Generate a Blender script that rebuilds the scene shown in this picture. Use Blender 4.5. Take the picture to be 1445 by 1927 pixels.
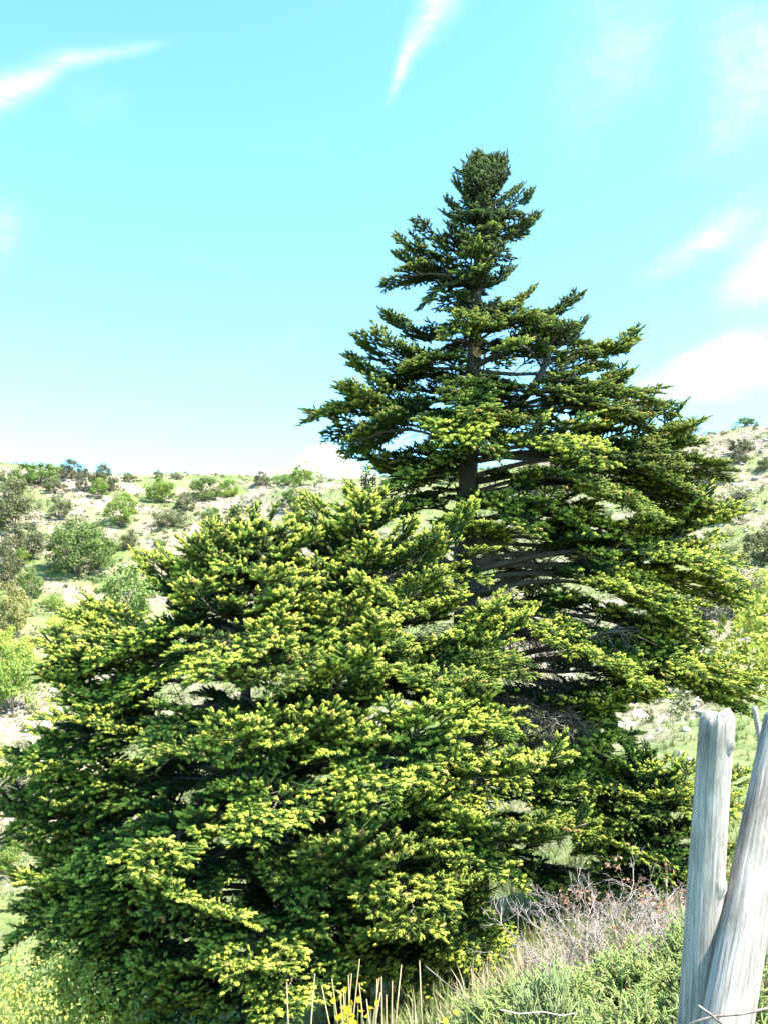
import bpy, math, random
import numpy as np
from mathutils import Vector, Matrix
R = math.radians
scn = bpy.context.scene
col = scn.collection
for o in list(bpy.data.objects):
    bpy.data.objects.remove(o)

# ------------------------------------------------------------------ camera
EYE = 1.6
F_PX, CX, CY, W_PX, H_PX = 1560.0, 722.5, 963.5, 1445, 1927
PITCH = math.atan((1150 - CY) / F_PX)
cam_d = bpy.data.cameras.new('camera')
cam = bpy.data.objects.new('camera', cam_d)
col.objects.link(cam)
cam.location = (0, 0, EYE)
cam.rotation_euler = (R(90) + PITCH, 0, 0)
cam_d.sensor_fit = 'VERTICAL'
cam_d.sensor_height = 24
cam_d.lens = 24 * F_PX / H_PX
cam_d.clip_start = 0.05
cam_d.clip_end = 6000
scn.camera = cam

def ray(u, v):
    r, up = (u - CX) / F_PX, -(v - CY) / F_PX
    cp, sp = math.cos(PITCH), math.sin(PITCH)
    return Vector((r, cp - up * sp, sp + up * cp))

def at(u, v, Y):
    d = ray(u, v)
    return Vector((0, 0, EYE)) + d * (Y / d.y)

# ------------------------------------------------------------------ sun, sky, exposure
SUN_EL, SUN_AZ = R(55), R(112)          # azimuth clockwise from the view direction
sun_d = bpy.data.lights.new('sun', 'SUN')
sun_d.energy = 4.6
sun_d.angle = R(0.53)
sun_d.color = (1.0, 0.95, 0.86)
sun = bpy.data.objects.new('sun', sun_d)
col.objects.link(sun)
sdir = Vector((math.sin(SUN_AZ) * math.cos(SUN_EL), math.cos(SUN_AZ) * math.cos(SUN_EL), math.sin(SUN_EL)))
sun.rotation_euler = sdir.to_track_quat('Z', 'Y').to_euler()
sun.location = sdir * 50
vs = scn.view_settings
vs.view_transform = 'Standard'
vs.look = 'None'
vs.exposure = 2.1
vs.gamma = 1
vs.use_curve_mapping = False

world = bpy.data.worlds.new('World')
scn.world = world
world.use_nodes = True
wn, wl = world.node_tree.nodes, world.node_tree.links
wn.clear()
w_out = wn.new('ShaderNodeOutputWorld')
w_bg = wn.new('ShaderNodeBackground')
w_sky = wn.new('ShaderNodeTexSky')
w_sky.sky_type = 'NISHITA'
w_sky.sun_disc = False
w_sky.sun_elevation = SUN_EL
w_sky.sun_rotation = SUN_AZ
w_sky.altitude = 1400
w_sky.air_density = 1.0
w_sky.dust_density = 1.4
w_sky.ozone_density = 1.0
w_bg.inputs['Strength'].default_value = 0.138
SKY_TINT = (0.67, 1.08, 1.10, 1)
CLOUD_COL = (3.6, 3.7, 3.75, 1)

def wm(op, a, b=None, c=None):
    n = wn.new('ShaderNodeMath')
    n.operation = op
    for i, x in enumerate((a, b, c)):
        if x is None:
            continue
        if isinstance(x, (int, float)):
            n.inputs[i].default_value = x
        else:
            wl.new(x, n.inputs[i])
    return n.outputs[0]

w_tc = wn.new('ShaderNodeTexCoord')
w_sep = wn.new('ShaderNodeSeparateXYZ')
wl.new(w_tc.outputs['Generated'], w_sep.inputs[0])
w_az = wm('ARCTAN2', w_sep.outputs[0], w_sep.outputs[1])
w_el = wm('ARCSINE', w_sep.outputs[2])

def wnoise(scale, detail, rough, stretch=None, rot=0.0, dist=0.0):
    mp = wn.new('ShaderNodeMapping')
    cmb = wn.new('ShaderNodeCombineXYZ')
    wl.new(w_az, cmb.inputs[0])
    wl.new(w_el, cmb.inputs[1])
    wl.new(cmb.outputs[0], mp.inputs['Vector'])
    mp.inputs['Rotation'].default_value = (0, 0, rot)
    mp.inputs['Scale'].default_value = stretch or (1, 1, 1)
    n = wn.new('ShaderNodeTexNoise')
    n.inputs['Scale'].default_value = scale
    n.inputs['Detail'].default_value = detail
    n.inputs['Roughness'].default_value = rough
    n.inputs['Distortion'].default_value = dist
    wl.new(mp.outputs[0], n.inputs['Vector'])
    return n.outputs['Fac']

w_warp = wnoise(5.0, 4, 0.55)
w_fine = wnoise(12.0, 8, 0.68, (1, 1, 1), 0.0, 0.8)

def azel(u, v):
    d = ray(u, v).normalized()
    return math.atan2(d.x, d.y), math.asin(d.z)

def wisp(u0, v0, u1, v1, width, gain, streak=0.0):
    """one band of high cloud between two directions of the sky"""
    a0, e0 = azel(u0, v0)
    a1, e1 = azel(u1, v1)
    ca, ce = (a0 + a1) / 2, (e0 + e1) / 2
    L = math.hypot(a1 - a0, e1 - e0) / 2
    th = math.atan2(e1 - e0, a1 - a0)
    da, de = wm('SUBTRACT', w_az, ca), wm('SUBTRACT', w_el, ce)
    p = wm('ADD', wm('MULTIPLY', da, math.cos(th)), wm('MULTIPLY', de, math.sin(th)))
    q = wm('SUBTRACT', wm('MULTIPLY', de, math.cos(th)), wm('MULTIPLY', da, math.sin(th)))
    q = wm('ADD', q, wm('MULTIPLY', wm('SUBTRACT', w_warp, 0.5), width * 3.2))
    # narrower towards the first end
    pn = wm('DIVIDE', p, L)
    ww = wm('MAXIMUM', wm('MULTIPLY_ADD', pn, width * 0.4, width), width * 0.5)
    qn = wm('DIVIDE', q, ww)
    e = wm('ADD', wm('POWER', wm('ABSOLUTE', pn), 3.0), wm('MULTIPLY', qn, qn))
    m = wm('EXPONENT', wm('MULTIPLY', e, -1.0))
    st = wnoise(14, 5, 0.6, (1, 5, 1), -th, 0.5)
    m = wm('MULTIPLY', m, wm('MULTIPLY_ADD', st, 1.5, -0.05))
    m = wm('MULTIPLY', m, wm('MULTIPLY_ADD', w_fine, 2.6, -0.45))
    m = wm('MULTIPLY', m, wm('MINIMUM', wm('MAXIMUM', wm('MULTIPLY_ADD', pn, 0.6, 0.78), 0.0), 1.0))
    return wm('MAXIMUM', wm('MULTIPLY', m, gain), 0.0)

parts = [
    wisp(728, 205, 775, 70, 0.007, 0.55), wisp(765, 110, 850, -40, 0.016, 0.65),
    wisp(330, 80, 100, 112, 0.006, 0.40), wisp(150, 100, -40, 190, 0.011, 0.75),
    wisp(1190, 530, 1420, 400, 0.014, 0.5), wisp(1340, 560, 1560, 430, 0.024, 1.4),
    wisp(1130, 775, 1500, 640, 0.020, 1.4), wisp(1240, 700, 1400, 650, 0.014, 1.1),
    wisp(1040, 300, 1200, -40, 0.05, 0.22), wisp(1350, 330, 1480, 60, 0.06, 0.4),
    wisp(-30, 520, 10, 380, 0.02, 0.25),
]
w_sum = parts[0]
for p_ in parts[1:]:
    w_sum = wm('ADD', w_sum, p_)
# thin cirrus over the rest of the sky
w_gen = wnoise(2.2, 7, 0.62, (1, 2.4, 1), 0.7, 1.2)
w_gen = wm('MULTIPLY', wm('MAXIMUM', wm('SUBTRACT', w_gen, 0.58), 0.0), 0.35)
w_sum = wm('MINIMUM', wm('ADD', w_sum, w_gen), 1.0)
w_tint = wn.new('ShaderNodeMix')
w_tint.data_type = 'RGBA'
w_tint.blend_type = 'MULTIPLY'
w_tint.inputs[0].default_value = 1
wl.new(w_sky.outputs[0], w_tint.inputs[6])
w_tint.inputs[7].default_value = SKY_TINT
w_mix = wn.new('ShaderNodeMix')
w_mix.data_type = 'RGBA'
wl.new(w_sum, w_mix.inputs[0])
wl.new(w_tint.outputs[2], w_mix.inputs[6])
w_mix.inputs[7].default_value = CLOUD_COL
wl.new(w_mix.outputs[2], w_bg.inputs['Color'])
wl.new(w_bg.outputs[0], w_out.inputs['Surface'])

# ------------------------------------------------------------------ helpers
def mesh_np(name, V, F, attrs=None, mats=(), smooth=False):
    """triangle mesh from numpy arrays"""
    V = np.asarray(V, np.float32)
    F = np.asarray(F, np.int32)
    me = bpy.data.meshes.new(name)
    me.vertices.add(len(V))
    me.vertices.foreach_set('co', V.ravel())
    n, k = F.shape
    me.loops.add(n * k)
    me.loops.foreach_set('vertex_index', F.ravel())
    me.polygons.add(n)
    me.polygons.foreach_set('loop_start', np.arange(n, dtype=np.int32) * k)
    if smooth:
        me.polygons.foreach_set('use_smooth', np.ones(n, bool))
    for an, arr in (attrs or {}).items():
        a = me.attributes.new(an, 'FLOAT', 'POINT')
        a.data.foreach_set('value', np.asarray(arr, np.float32))
    for m in mats:
        me.materials.append(m)
    me.update(calc_edges=True)
    return me

def tag(o, label=None, cat=None, group=None, kind=None):
    if label: o['label'] = label
    if cat: o['category'] = cat
    if group: o['group'] = group
    if kind: o['kind'] = kind
    return o

def link(name, data, parent=None, loc=None):
    o = bpy.data.objects.new(name, data)
    col.objects.link(o)
    if parent: o.parent = parent
    if loc is not None: o.location = loc
    return o

class Buf:
    """collects triangles"""
    def __init__(s):
        s.V, s.F, s.A, s.n = [], [], [], 0
    def add(s, V, F, a=0.0):
        V = np.asarray(V, np.float32).reshape(-1, 3)
        s.V.append(V)
        s.F.append(np.asarray(F, np.int32).reshape(-1, 3) + s.n)
        s.A.append(np.broadcast_to(np.asarray(a, np.float32), (len(V),)))
        s.n += len(V)
    def mesh(s, name, mats=(), smooth=False, attr='tip'):
        return mesh_np(name, np.concatenate(s.V), np.concatenate(s.F), {attr: np.concatenate(s.A)}, mats, smooth)

def norm(a):
    return a / np.maximum(np.linalg.norm(a, axis=-1, keepdims=True), 1e-9)

def tube(P, rad, sides=6, cap=True, wob=0.0, rng=None):
    P = np.asarray(P, float)
    n = len(P)
    rad = np.broadcast_to(np.asarray(rad, float), (n,))
    T = norm(np.gradient(P, axis=0))
    ref = np.array([0, 0, 1.0]) if abs(T[0][2]) < 0.9 else np.array([1.0, 0, 0])
    V = []
    for i in range(n):
        A = norm(np.cross(T[i], ref))
        B = np.cross(T[i], A)
        th = np.arange(sides) * 2 * math.pi / sides
        r = rad[i] * (1 + (wob * rng.standard_normal(sides) if wob else 0))
        V.append(P[i] + (np.cos(th) * r)[:, None] * A + (np.sin(th) * r)[:, None] * B)
    V = np.concatenate(V)
    F = []
    for i in range(n - 1):
        for j in range(sides):
            a, b = i * sides + j, i * sides + (j + 1) % sides
            F += [(a, b, b + sides), (a, b + sides, a + sides)]
    if cap:
        V = np.concatenate([V, P[-1:], P[:1]])
        c = n * sides
        for j in range(sides):
            F.append(((n - 1) * sides + j, (n - 1) * sides + (j + 1) % sides, c))
            F.append((j, c + 1, (j + 1) % sides))
    return V, F

def _hash(ix, iy, s):
    h = (ix.astype(np.int64) * 374761393 + iy.astype(np.int64) * 668265263 + s * 1442695041) & 0x7fffffff
    h = ((h ^ (h >> 13)) * 1274126177) & 0x7fffffff
    return ((h ^ (h >> 16)) & 0xffff) / 65535.0

def vnoise(x, y, s=0):
    ix, iy = np.floor(x), np.floor(y)
    fx, fy = x - ix, y - iy
    fx, fy = fx * fx * (3 - 2 * fx), fy * fy * (3 - 2 * fy)
    a, b = _hash(ix, iy, s), _hash(ix + 1, iy, s)
    c, d = _hash(ix, iy + 1, s), _hash(ix + 1, iy + 1, s)
    return (a + (b - a) * fx) * (1 - fy) + (c + (d - c) * fx) * fy

def fbm(x, y, s=0, o=4):
    t, a, n = 0, 0.5, 0
    for i in range(o):
        t = t + a * vnoise(x * 2 ** i, y * 2 ** i, s + i * 17)
        n += a
        a *= 0.5
    return t / n

def pchip(xs, ys):
    xs, ys = np.array(xs, float), np.array(ys, float)
    h = np.diff(xs)
    d = np.diff(ys) / h
    m = np.zeros(len(xs))
    m[1:-1] = np.where(d[:-1] * d[1:] > 0, 2 * d[:-1] * d[1:] / np.where(d[:-1] + d[1:] == 0, 1, d[:-1] + d[1:]), 0)
    m[0], m[-1] = d[0], d[-1]
    def f(x):
        x = np.clip(x, xs[0], xs[-1])
        i = np.clip(np.searchsorted(xs, x) - 1, 0, len(xs) - 2)
        t = (x - xs[i]) / h[i]
        return ((2 * t**3 - 3 * t**2 + 1) * ys[i] + (t**3 - 2 * t**2 + t) * h[i] * m[i]
                + (-2 * t**3 + 3 * t**2) * ys[i + 1] + (t**3 - t**2) * h[i] * m[i + 1])
    return f

# ------------------------------------------------------------------ materials
def principled(name, rough=0.8):
    m = bpy.data.materials.new(name)
    m.use_nodes = True
    b = m.node_tree.nodes['Principled BSDF']
    b.inputs['Roughness'].default_value = rough
    b.inputs['Specular IOR Level'].default_value = 0.25
    return m, m.node_tree.nodes, m.node_tree.links, b

def ramp(nodes, links, fac, stops):
    r = nodes.new('ShaderNodeValToRGB')
    e = r.color_ramp.elements
    while len(e) < len(stops): e.new(0.5)
    for el, (p, c) in zip(e, stops):
        el.position = p
        el.color = (*c, 1)
    links.new(fac, r.inputs[0])
    return r.outputs[0]

def noise(nodes, links, scale, detail=4, rough=0.55, stretch=None, coord='Object'):
    tc = nodes.new('ShaderNodeTexCoord')
    mp = nodes.new('ShaderNodeMapping')
    mp.inputs['Scale'].default_value = stretch or (1, 1, 1)
    links.new(tc.outputs[coord], mp.inputs[0])
    n = nodes.new('ShaderNodeTexNoise')
    n.inputs['Scale'].default_value = scale
    n.inputs['Detail'].default_value = detail
    n.inputs['Roughness'].default_value = rough
    links.new(mp.outputs[0], n.inputs['Vector'])
    return n.outputs['Fac']

def attr(nodes, name):
    a = nodes.new('ShaderNodeAttribute')
    a.attribute_name = name
    return a.outputs['Fac']

def mixc(nodes, links, fac, a, b, mode='MIX'):
    n = nodes.new('ShaderNodeMix')
    n.data_type = 'RGBA'
    n.blend_type = mode
    for i, x in ((0, fac), (6, a), (7, b)):
        if isinstance(x, (int, float)): n.inputs[i].default_value = x
        elif isinstance(x, tuple): n.inputs[i].default_value = (*x, 1)
        else: links.new(x, n.inputs[i])
    return n.outputs[2]

def leaf_mat(name, stops, transl=0.25, rough=0.65, spec=0.18):
    """foliage whose colour runs over the 'tip' attribute, with light passing through"""
    m, nd, lk, b = principled(name, rough)
    b.inputs['Specular IOR Level'].default_value = spec
    c = ramp(nd, lk, attr(nd, 'tip'), stops)
    oi = nd.new('ShaderNodeObjectInfo')
    hs = nd.new('ShaderNodeHueSaturation')
    mr = nd.new('ShaderNodeMapRange')
    mr.inputs[3].default_value, mr.inputs[4].default_value = 0.8, 1.2
    lk.new(oi.outputs['Random'], mr.inputs[0])
    lk.new(mr.outputs[0], hs.inputs['Value'])
    lk.new(c, hs.inputs['Color'])
    lk.new(hs.outputs[0], b.inputs['Base Color'])
    tr = nd.new('ShaderNodeBsdfTranslucent')
    lk.new(hs.outputs[0], tr.inputs['Color'])
    mx = nd.new('ShaderNodeMixShader')
    mx.inputs[0].default_value = transl
    lk.new(b.outputs[0], mx.inputs[1])
    lk.new(tr.outputs[0], mx.inputs[2])
    lk.new(mx.outputs[0], nd['Material Output'].inputs['Surface'])
    return m

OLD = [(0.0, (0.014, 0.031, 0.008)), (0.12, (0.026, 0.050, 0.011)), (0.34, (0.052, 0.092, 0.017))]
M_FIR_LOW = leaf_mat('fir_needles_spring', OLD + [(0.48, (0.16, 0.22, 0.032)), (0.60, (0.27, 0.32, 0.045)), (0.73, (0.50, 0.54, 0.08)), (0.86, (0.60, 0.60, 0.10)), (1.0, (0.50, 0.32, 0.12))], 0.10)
M_FIR_MID = leaf_mat('fir_needles_mid', OLD + [(0.50, (0.115, 0.165, 0.028)), (0.78, (0.29, 0.34, 0.055)), (1.0, (0.40, 0.24, 0.09))], 0.15)
M_FIR_TOP = leaf_mat('fir_needles_mature', [(0.0, (0.022, 0.040, 0.018)), (0.34, (0.052, 0.080, 0.028)), (0.55, (0.090, 0.128, 0.034)), (0.80, (0.12, 0.165, 0.036)), (1.0, (0.20, 0.13, 0.06))], 0.12)

def bark_mat(name, c0, c1, scale, stretch):
    m, nd, lk, b = principled(name, 0.9)
    f = noise(nd, lk, scale, 6, 0.65, stretch)
    lk.new(ramp(nd, lk, f, [(0.32, c0), (0.68, c1)]), b.inputs['Base Color'])
    bp = nd.new('ShaderNodeBump')
    bp.inputs['Strength'].default_value = 0.6
    bp.inputs['Distance'].default_value = 0.02
    lk.new(f, bp.inputs['Height'])
    lk.new(bp.outputs[0], b.inputs['Normal'])
    return m
M_BARK = bark_mat('fir_bark', (0.028, 0.022, 0.018), (0.105, 0.088, 0.072), 9, (1, 1, 0.35))
M_TWIG = bark_mat('fir_twig', (0.07, 0.055, 0.04), (0.20, 0.17, 0.13), 14, (0.4, 1, 1))
M_DEADWOOD = bark_mat('dead_twig', (0.25, 0.19, 0.165), (0.45, 0.375, 0.335), 20, (1, 1, 1))
M_STRAW_WOOD = bark_mat('bleached_stem', (0.34, 0.28, 0.24), (0.50, 0.43, 0.38), 18, (1, 1, 1))
M_STEM = bark_mat('shrub_stem', (0.10, 0.08, 0.06), (0.26, 0.22, 0.18), 10, (1, 1, 0.4))
M_SPIKE = bark_mat('cone_core', (0.16, 0.085, 0.05), (0.30, 0.18, 0.11), 25, (1, 1, 1))
M_SUN_PATCH = bark_mat('painted_sun_patch', (0.36, 0.24, 0.13), (0.62, 0.50, 0.36), 14, (1, 1, 1))  # pale tone that stands in for sun falling on the bark
M_STRAW = leaf_mat('dry_straw', [(0.0, (0.34, 0.26, 0.15)), (1.0, (0.50, 0.42, 0.27))], 0.2)
M_STALK = bark_mat('dry_stalk', (0.30, 0.20, 0.10), (0.46, 0.34, 0.19), 12, (1, 1, 0.3))
M_DARKLEAF = leaf_mat('evergreen_shrub_leaves', [(0.0, (0.080, 0.092, 0.040)), (0.6, (0.145, 0.148, 0.066)), (1.0, (0.23, 0.205, 0.10))], 0.12)
M_GREYLEAF = leaf_mat('grey_shrub_leaves', [(0.0, (0.11, 0.115, 0.075)), (1.0, (0.23, 0.22, 0.14))], 0.12)
M_LIGHTLEAF = leaf_mat('spring_leaves', [(0.0, (0.14, 0.22, 0.04)), (1.0, (0.32, 0.40, 0.08))], 0.3)
M_MIDLEAF = leaf_mat('green_leaves', [(0.0, (0.095, 0.155, 0.04)), (1.0, (0.22, 0.28, 0.08))], 0.25)
M_OLIVELEAF = leaf_mat('olive_leaves', [(0.0, (0.13, 0.13, 0.04)), (1.0, (0.30, 0.28, 0.09))], 0.25)
M_BRIGHTLEAF = leaf_mat('lime_leaves', [(0.0, (0.42, 0.48, 0.09)), (1.0, (0.56, 0.60, 0.15))], 0.45)
M_JUNIPER = leaf_mat('prickly_shrub_needles', [(0.0, (0.15, 0.20, 0.055)), (0.5, (0.29, 0.36, 0.11)), (0.8, (0.43, 0.48, 0.17)), (1.0, (0.55, 0.40, 0.14))], 0.25)
M_BROOM = leaf_mat('broom_stems', [(0.0, (0.15, 0.20, 0.08)), (1.0, (0.28, 0.34, 0.14))], 0.2)
M_RUSTLEAF = leaf_mat('rust_leaves', [(0.0, (0.25, 0.12, 0.07)), (1.0, (0.42, 0.25, 0.15))], 0.2)
M_PETAL = leaf_mat('yellow_petals', [(0.0, (0.75, 0.50, 0.01)), (1.0, (0.85, 0.66, 0.03))], 0.3)
M_GRASS = leaf_mat('grass_blades', [(0.0, (0.10, 0.16, 0.04)), (0.5, (0.19, 0.22, 0.075)), (1.0, (0.40, 0.34, 0.20))], 0.3)

# ------------------------------------------------------------------ ground
PR = pchip([0, 2, 4, 7, 10, 18, 28, 45, 62, 72, 85, 130, 250, 1600], [0, -0.05, -0.22, -0.72, -1.15, -1.5, -0.4, 5.4, 12.7, 15.3, 15.8, 12, 4, -10])
PL = pchip([0, 2, 4, 7, 10, 18, 26, 36, 50, 70, 88, 100, 140, 250, 1600], [0, -0.25, -1.2, -2.5, -3.5, -5.0, -5.0, -3.2, 2.0, 10.0, 15.1, 16.5, 14, 5, -10])

def ground_z(x, y):
    x, y = np.asarray(x, float), np.asarray(y, float)
    d = np.hypot(x, y)
    az = np.arctan2(x, np.maximum(y, 1e-6) if y.ndim == 0 else y)
    t = np.clip((az + 0.42) / 0.84, 0, 1)
    t = t * t * (3 - 2 * t)
    # behind the viewer the bank runs on level
    back = np.clip((np.abs(az) - 1.0) / 1.0, 0, 1)
    z = PL(d) * (1 - t) + PR(d) * t
    z = z * (1 - back) + np.minimum(d * 0.02, 3) * back
    amp = np.clip((d - 3) / 40, 0, 1)
    z = z + (fbm(x / 14, y / 14, 3) - 0.5) * 2.6 * amp + (fbm(x / 3.1, y / 3.1, 8) - 0.5) * 0.8 * np.clip((d - 4) / 20, 0.05, 1)
    z = z + (fbm(x / 0.6, y / 0.6, 5, 3) - 0.5) * 0.16 * np.clip(d / 6, 0.2, 1)
    return z

def gz(x, y):
    return float(ground_z(np.array([x]), np.array([y]))[0])

def veg(x, y):
    """how much grass covers the soil here"""
    d = np.hypot(x, y)
    v = fbm(x / 9, y / 9, 41) * 0.9 + (fbm(x / 2.2, y / 2.2, 77) - 0.5) * 0.8
    v = v - 0.01 + 0.25 * np.clip(1 - (d - 14) / 18, 0, 1) + 0.22 * np.clip(1 - np.abs(d - 26) / 14, 0, 1) * np.clip(np.abs(x) / np.maximum(d, 1) * 4 , 0, 1)
    return np.clip((v - 0.30) / 0.30, 0, 1)

fr = np.linspace(-0.75, 0.75, 460)
th = np.concatenate([fr, np.linspace(0.75, 2 * math.pi - 0.75, 130)[1:-1]])
rr = np.concatenate([np.linspace(0.4, 8, 50), np.geomspace(8.15, 105, 190), np.geomspace(108, 1600, 40)])
X = np.sin(th)[None, :] * rr[:, None]
Y = np.cos(th)[None, :] * rr[:, None]
Z = ground_z(X, Y)
nr, nt = X.shape
V = np.stack([X, Y, Z], -1).reshape(-1, 3)
V = np.concatenate([V, [[0, 0, gz(0, 0.05)]]])
i, j = np.meshgrid(np.arange(nr - 1), np.arange(nt), indexing='ij')
a_, b_ = i * nt + j, i * nt + (j + 1) % nt
F = np.concatenate([np.stack([a_, b_ + nt, b_], -1).reshape(-1, 3), np.stack([a_, a_ + nt, b_ + nt], -1).reshape(-1, 3)])
jj = np.arange(nt)
F = np.concatenate([F, np.stack([np.full(nt, nr * nt), jj, (jj + 1) % nt], -1)])
vv = np.append(veg(X, Y).ravel(), 0.5)
m, nd, lk, b = principled('hillside_soil', 0.95)
n1 = noise(nd, lk, 1.7, 8, 0.7)
n2 = noise(nd, lk, 0.35, 6, 0.6)
soil = ramp(nd, lk, n1, [(0.30, (0.13, 0.10, 0.065)), (0.5, (0.215, 0.175, 0.125)), (0.72, (0.36, 0.32, 0.27))])
grs = ramp(nd, lk, n1, [(0.28, (0.075, 0.105, 0.032)), (0.55, (0.15, 0.18, 0.058)), (0.75, (0.27, 0.25, 0.12))])
mth = nd.new('ShaderNodeMath'); mth.operation = 'MULTIPLY_ADD'
lk.new(n2, mth.inputs[0]); mth.inputs[1].default_value = 1.2; mth.inputs[2].default_value = -0.62
ad = nd.new('ShaderNodeMath'); ad.operation = 'ADD'; ad.use_clamp = True
lk.new(mth.outputs[0], ad.inputs[0]); lk.new(attr(nd, 'veg'), ad.inputs[1])
lk.new(mixc(nd, lk, ad.outputs[0], soil, grs), b.inputs['Base Color'])
bp = nd.new('ShaderNodeBump'); bp.inputs['Strength'].default_value = 0.7; bp.inputs['Distance'].default_value = 0.15
lk.new(n1, bp.inputs['Height']); lk.new(bp.outputs[0], b.inputs['Normal'])
ground = link('ground', mesh_np('ground', V, F, {'veg': vv}, [m], True))
tag(ground, kind='structure')

def hit(u, v, far=140):
    """where the line of sight through a photo position meets the ground"""
    d = ray(u, v)
    ds = np.concatenate([np.arange(1.5, 30, 0.1), np.arange(30, far, 0.25)])
    k = ds / d.y
    px, pz = d.x * k, EYE + d.z * k
    g = ground_z(px, ds)
    w = np.nonzero(pz < g)[0]
    if len(w) == 0:
        w = [int(np.argmin(pz - g))] if True else None
    q = w[0]
    return Vector((float(px[q]), float(ds[q]), float(g[q])))

# pale far crest behind the ridge
def far_crest():
    c = at(615, 905, 230)
    n, k = 60, 26
    xs, ys = np.linspace(-48, 48, n), np.linspace(-30, 60, k)
    gx, gy = np.meshgrid(xs, ys)
    z = 11.5 * np.exp(-(gx / 9) ** 2 - ((gy - 4) / 26) ** 2) + (fbm(gx / 9 + 50, gy / 9, 9) - 0.5) * 5.5 - 0.5
    e_ = np.clip(np.minimum.reduce([gx + 48, 48 - gx, gy + 30, 60 - gy]) / 14, 0, 1)
    z = z * e_ - 45 * (1 - e_) ** 1.5
    V = np.stack([gx + c.x, gy + c.y, z + c.z], -1).reshape(-1, 3)
    ii, jj = np.meshgrid(np.arange(k - 1), np.arange(n - 1), indexing='ij')
    a = (ii * n + jj).ravel()
    F = np.concatenate([np.stack([a, a + 1, a + n + 1], -1), np.stack([a, a + n + 1, a + n], -1)])
    m, nd, lk, b = principled('far_limestone', 0.95)
    f = noise(nd, lk, 0.5, 6, 0.65)
    lk.new(ramp(nd, lk, f, [(0.42, (0.20, 0.22, 0.11)), (0.5, (0.50, 0.47, 0.42))]), b.inputs['Base Color'])
    tag(link('hill', mesh_np('hill', V, F, None, [m], True)), kind='structure')
far_crest()

# ------------------------------------------------------------------ fir foliage
def build_shoots(P, D, L, RN, T, n, rng, core=0.0065, wid=0.0062):
    """needle-covered shoots: P starts, D directions, L lengths, RN needle lengths, T colour value"""
    S = len(P)
    D = norm(D)
    ref = np.where(np.abs(D[:, 2:3]) < 0.9, np.array([[0, 0, 1.0]]), np.array([[1.0, 0, 0]]))
    A = norm(np.cross(D, ref))
    B = np.cross(D, A)
    Vs, Fs, As = [], [], []
    k = 4
    ang = np.arange(k) * 2 * math.pi / k
    ringd = np.cos(ang)[None, :, None] * A[:, None] + np.sin(ang)[None, :, None] * B[:, None]
    r0 = P[:, None] + ringd * core
    r1 = (P + D * L[:, None])[:, None] + ringd * core
    V = np.concatenate([r0, r1], 1)
    base = (np.arange(S) * 2 * k)[:, None]
    f = []
    for q in range(k):
        q2 = (q + 1) % k
        f += [(q, q2, q2 + k), (q, q2 + k, q + k)]
    f += [(k, k + 1, k + 2), (k, k + 2, k + 3)]
    f = np.array(f)
    Fs.append((base[:, :, None] + f[None]).reshape(-1, 3))
    Vs.append(V.reshape(-1, 3))
    As.append(np.repeat(T, 2 * k))
    t = (np.arange(n)[None] + rng.random((S, n))) / n
    phi = rng.random((S, n)) * 2 * math.pi
    fw = 0.35 + 0.35 * rng.random((S, n)) + 0.7 * np.clip(t - 0.75, 0, 1) * 4
    rad = np.cos(phi)[..., None] * A[:, None] + np.sin(phi)[..., None] * B[:, None]
    tan = -np.sin(phi)[..., None] * A[:, None] + np.cos(phi)[..., None] * B[:, None]
    p0 = P[:, None] + D[:, None] * (t * L[:, None])[..., None] + rad * core * 0.5
    nv = norm(rad + D[:, None] * fw[..., None])
    nl = RN[:, None] * (0.8 + 0.4 * rng.random((S, n)))
    w = wid * (RN[:, None] / 0.018) ** 0.5
    mid = tan * w[..., None] * 0.5
    V = np.stack([p0 - mid, p0 + mid, p0 + nv * nl[..., None]], 2).reshape(-1, 3)
    off = S * 2 * k
    Fs.append(np.arange(S * n * 3).reshape(-1, 3) + off)
    Vs.append(V)
    As.append(np.repeat(np.repeat(T, n) + rng.normal(0, 0.04, S * n), 3))
    return np.concatenate(Vs), np.concatenate(Fs), np.concatenate(As)

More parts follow.
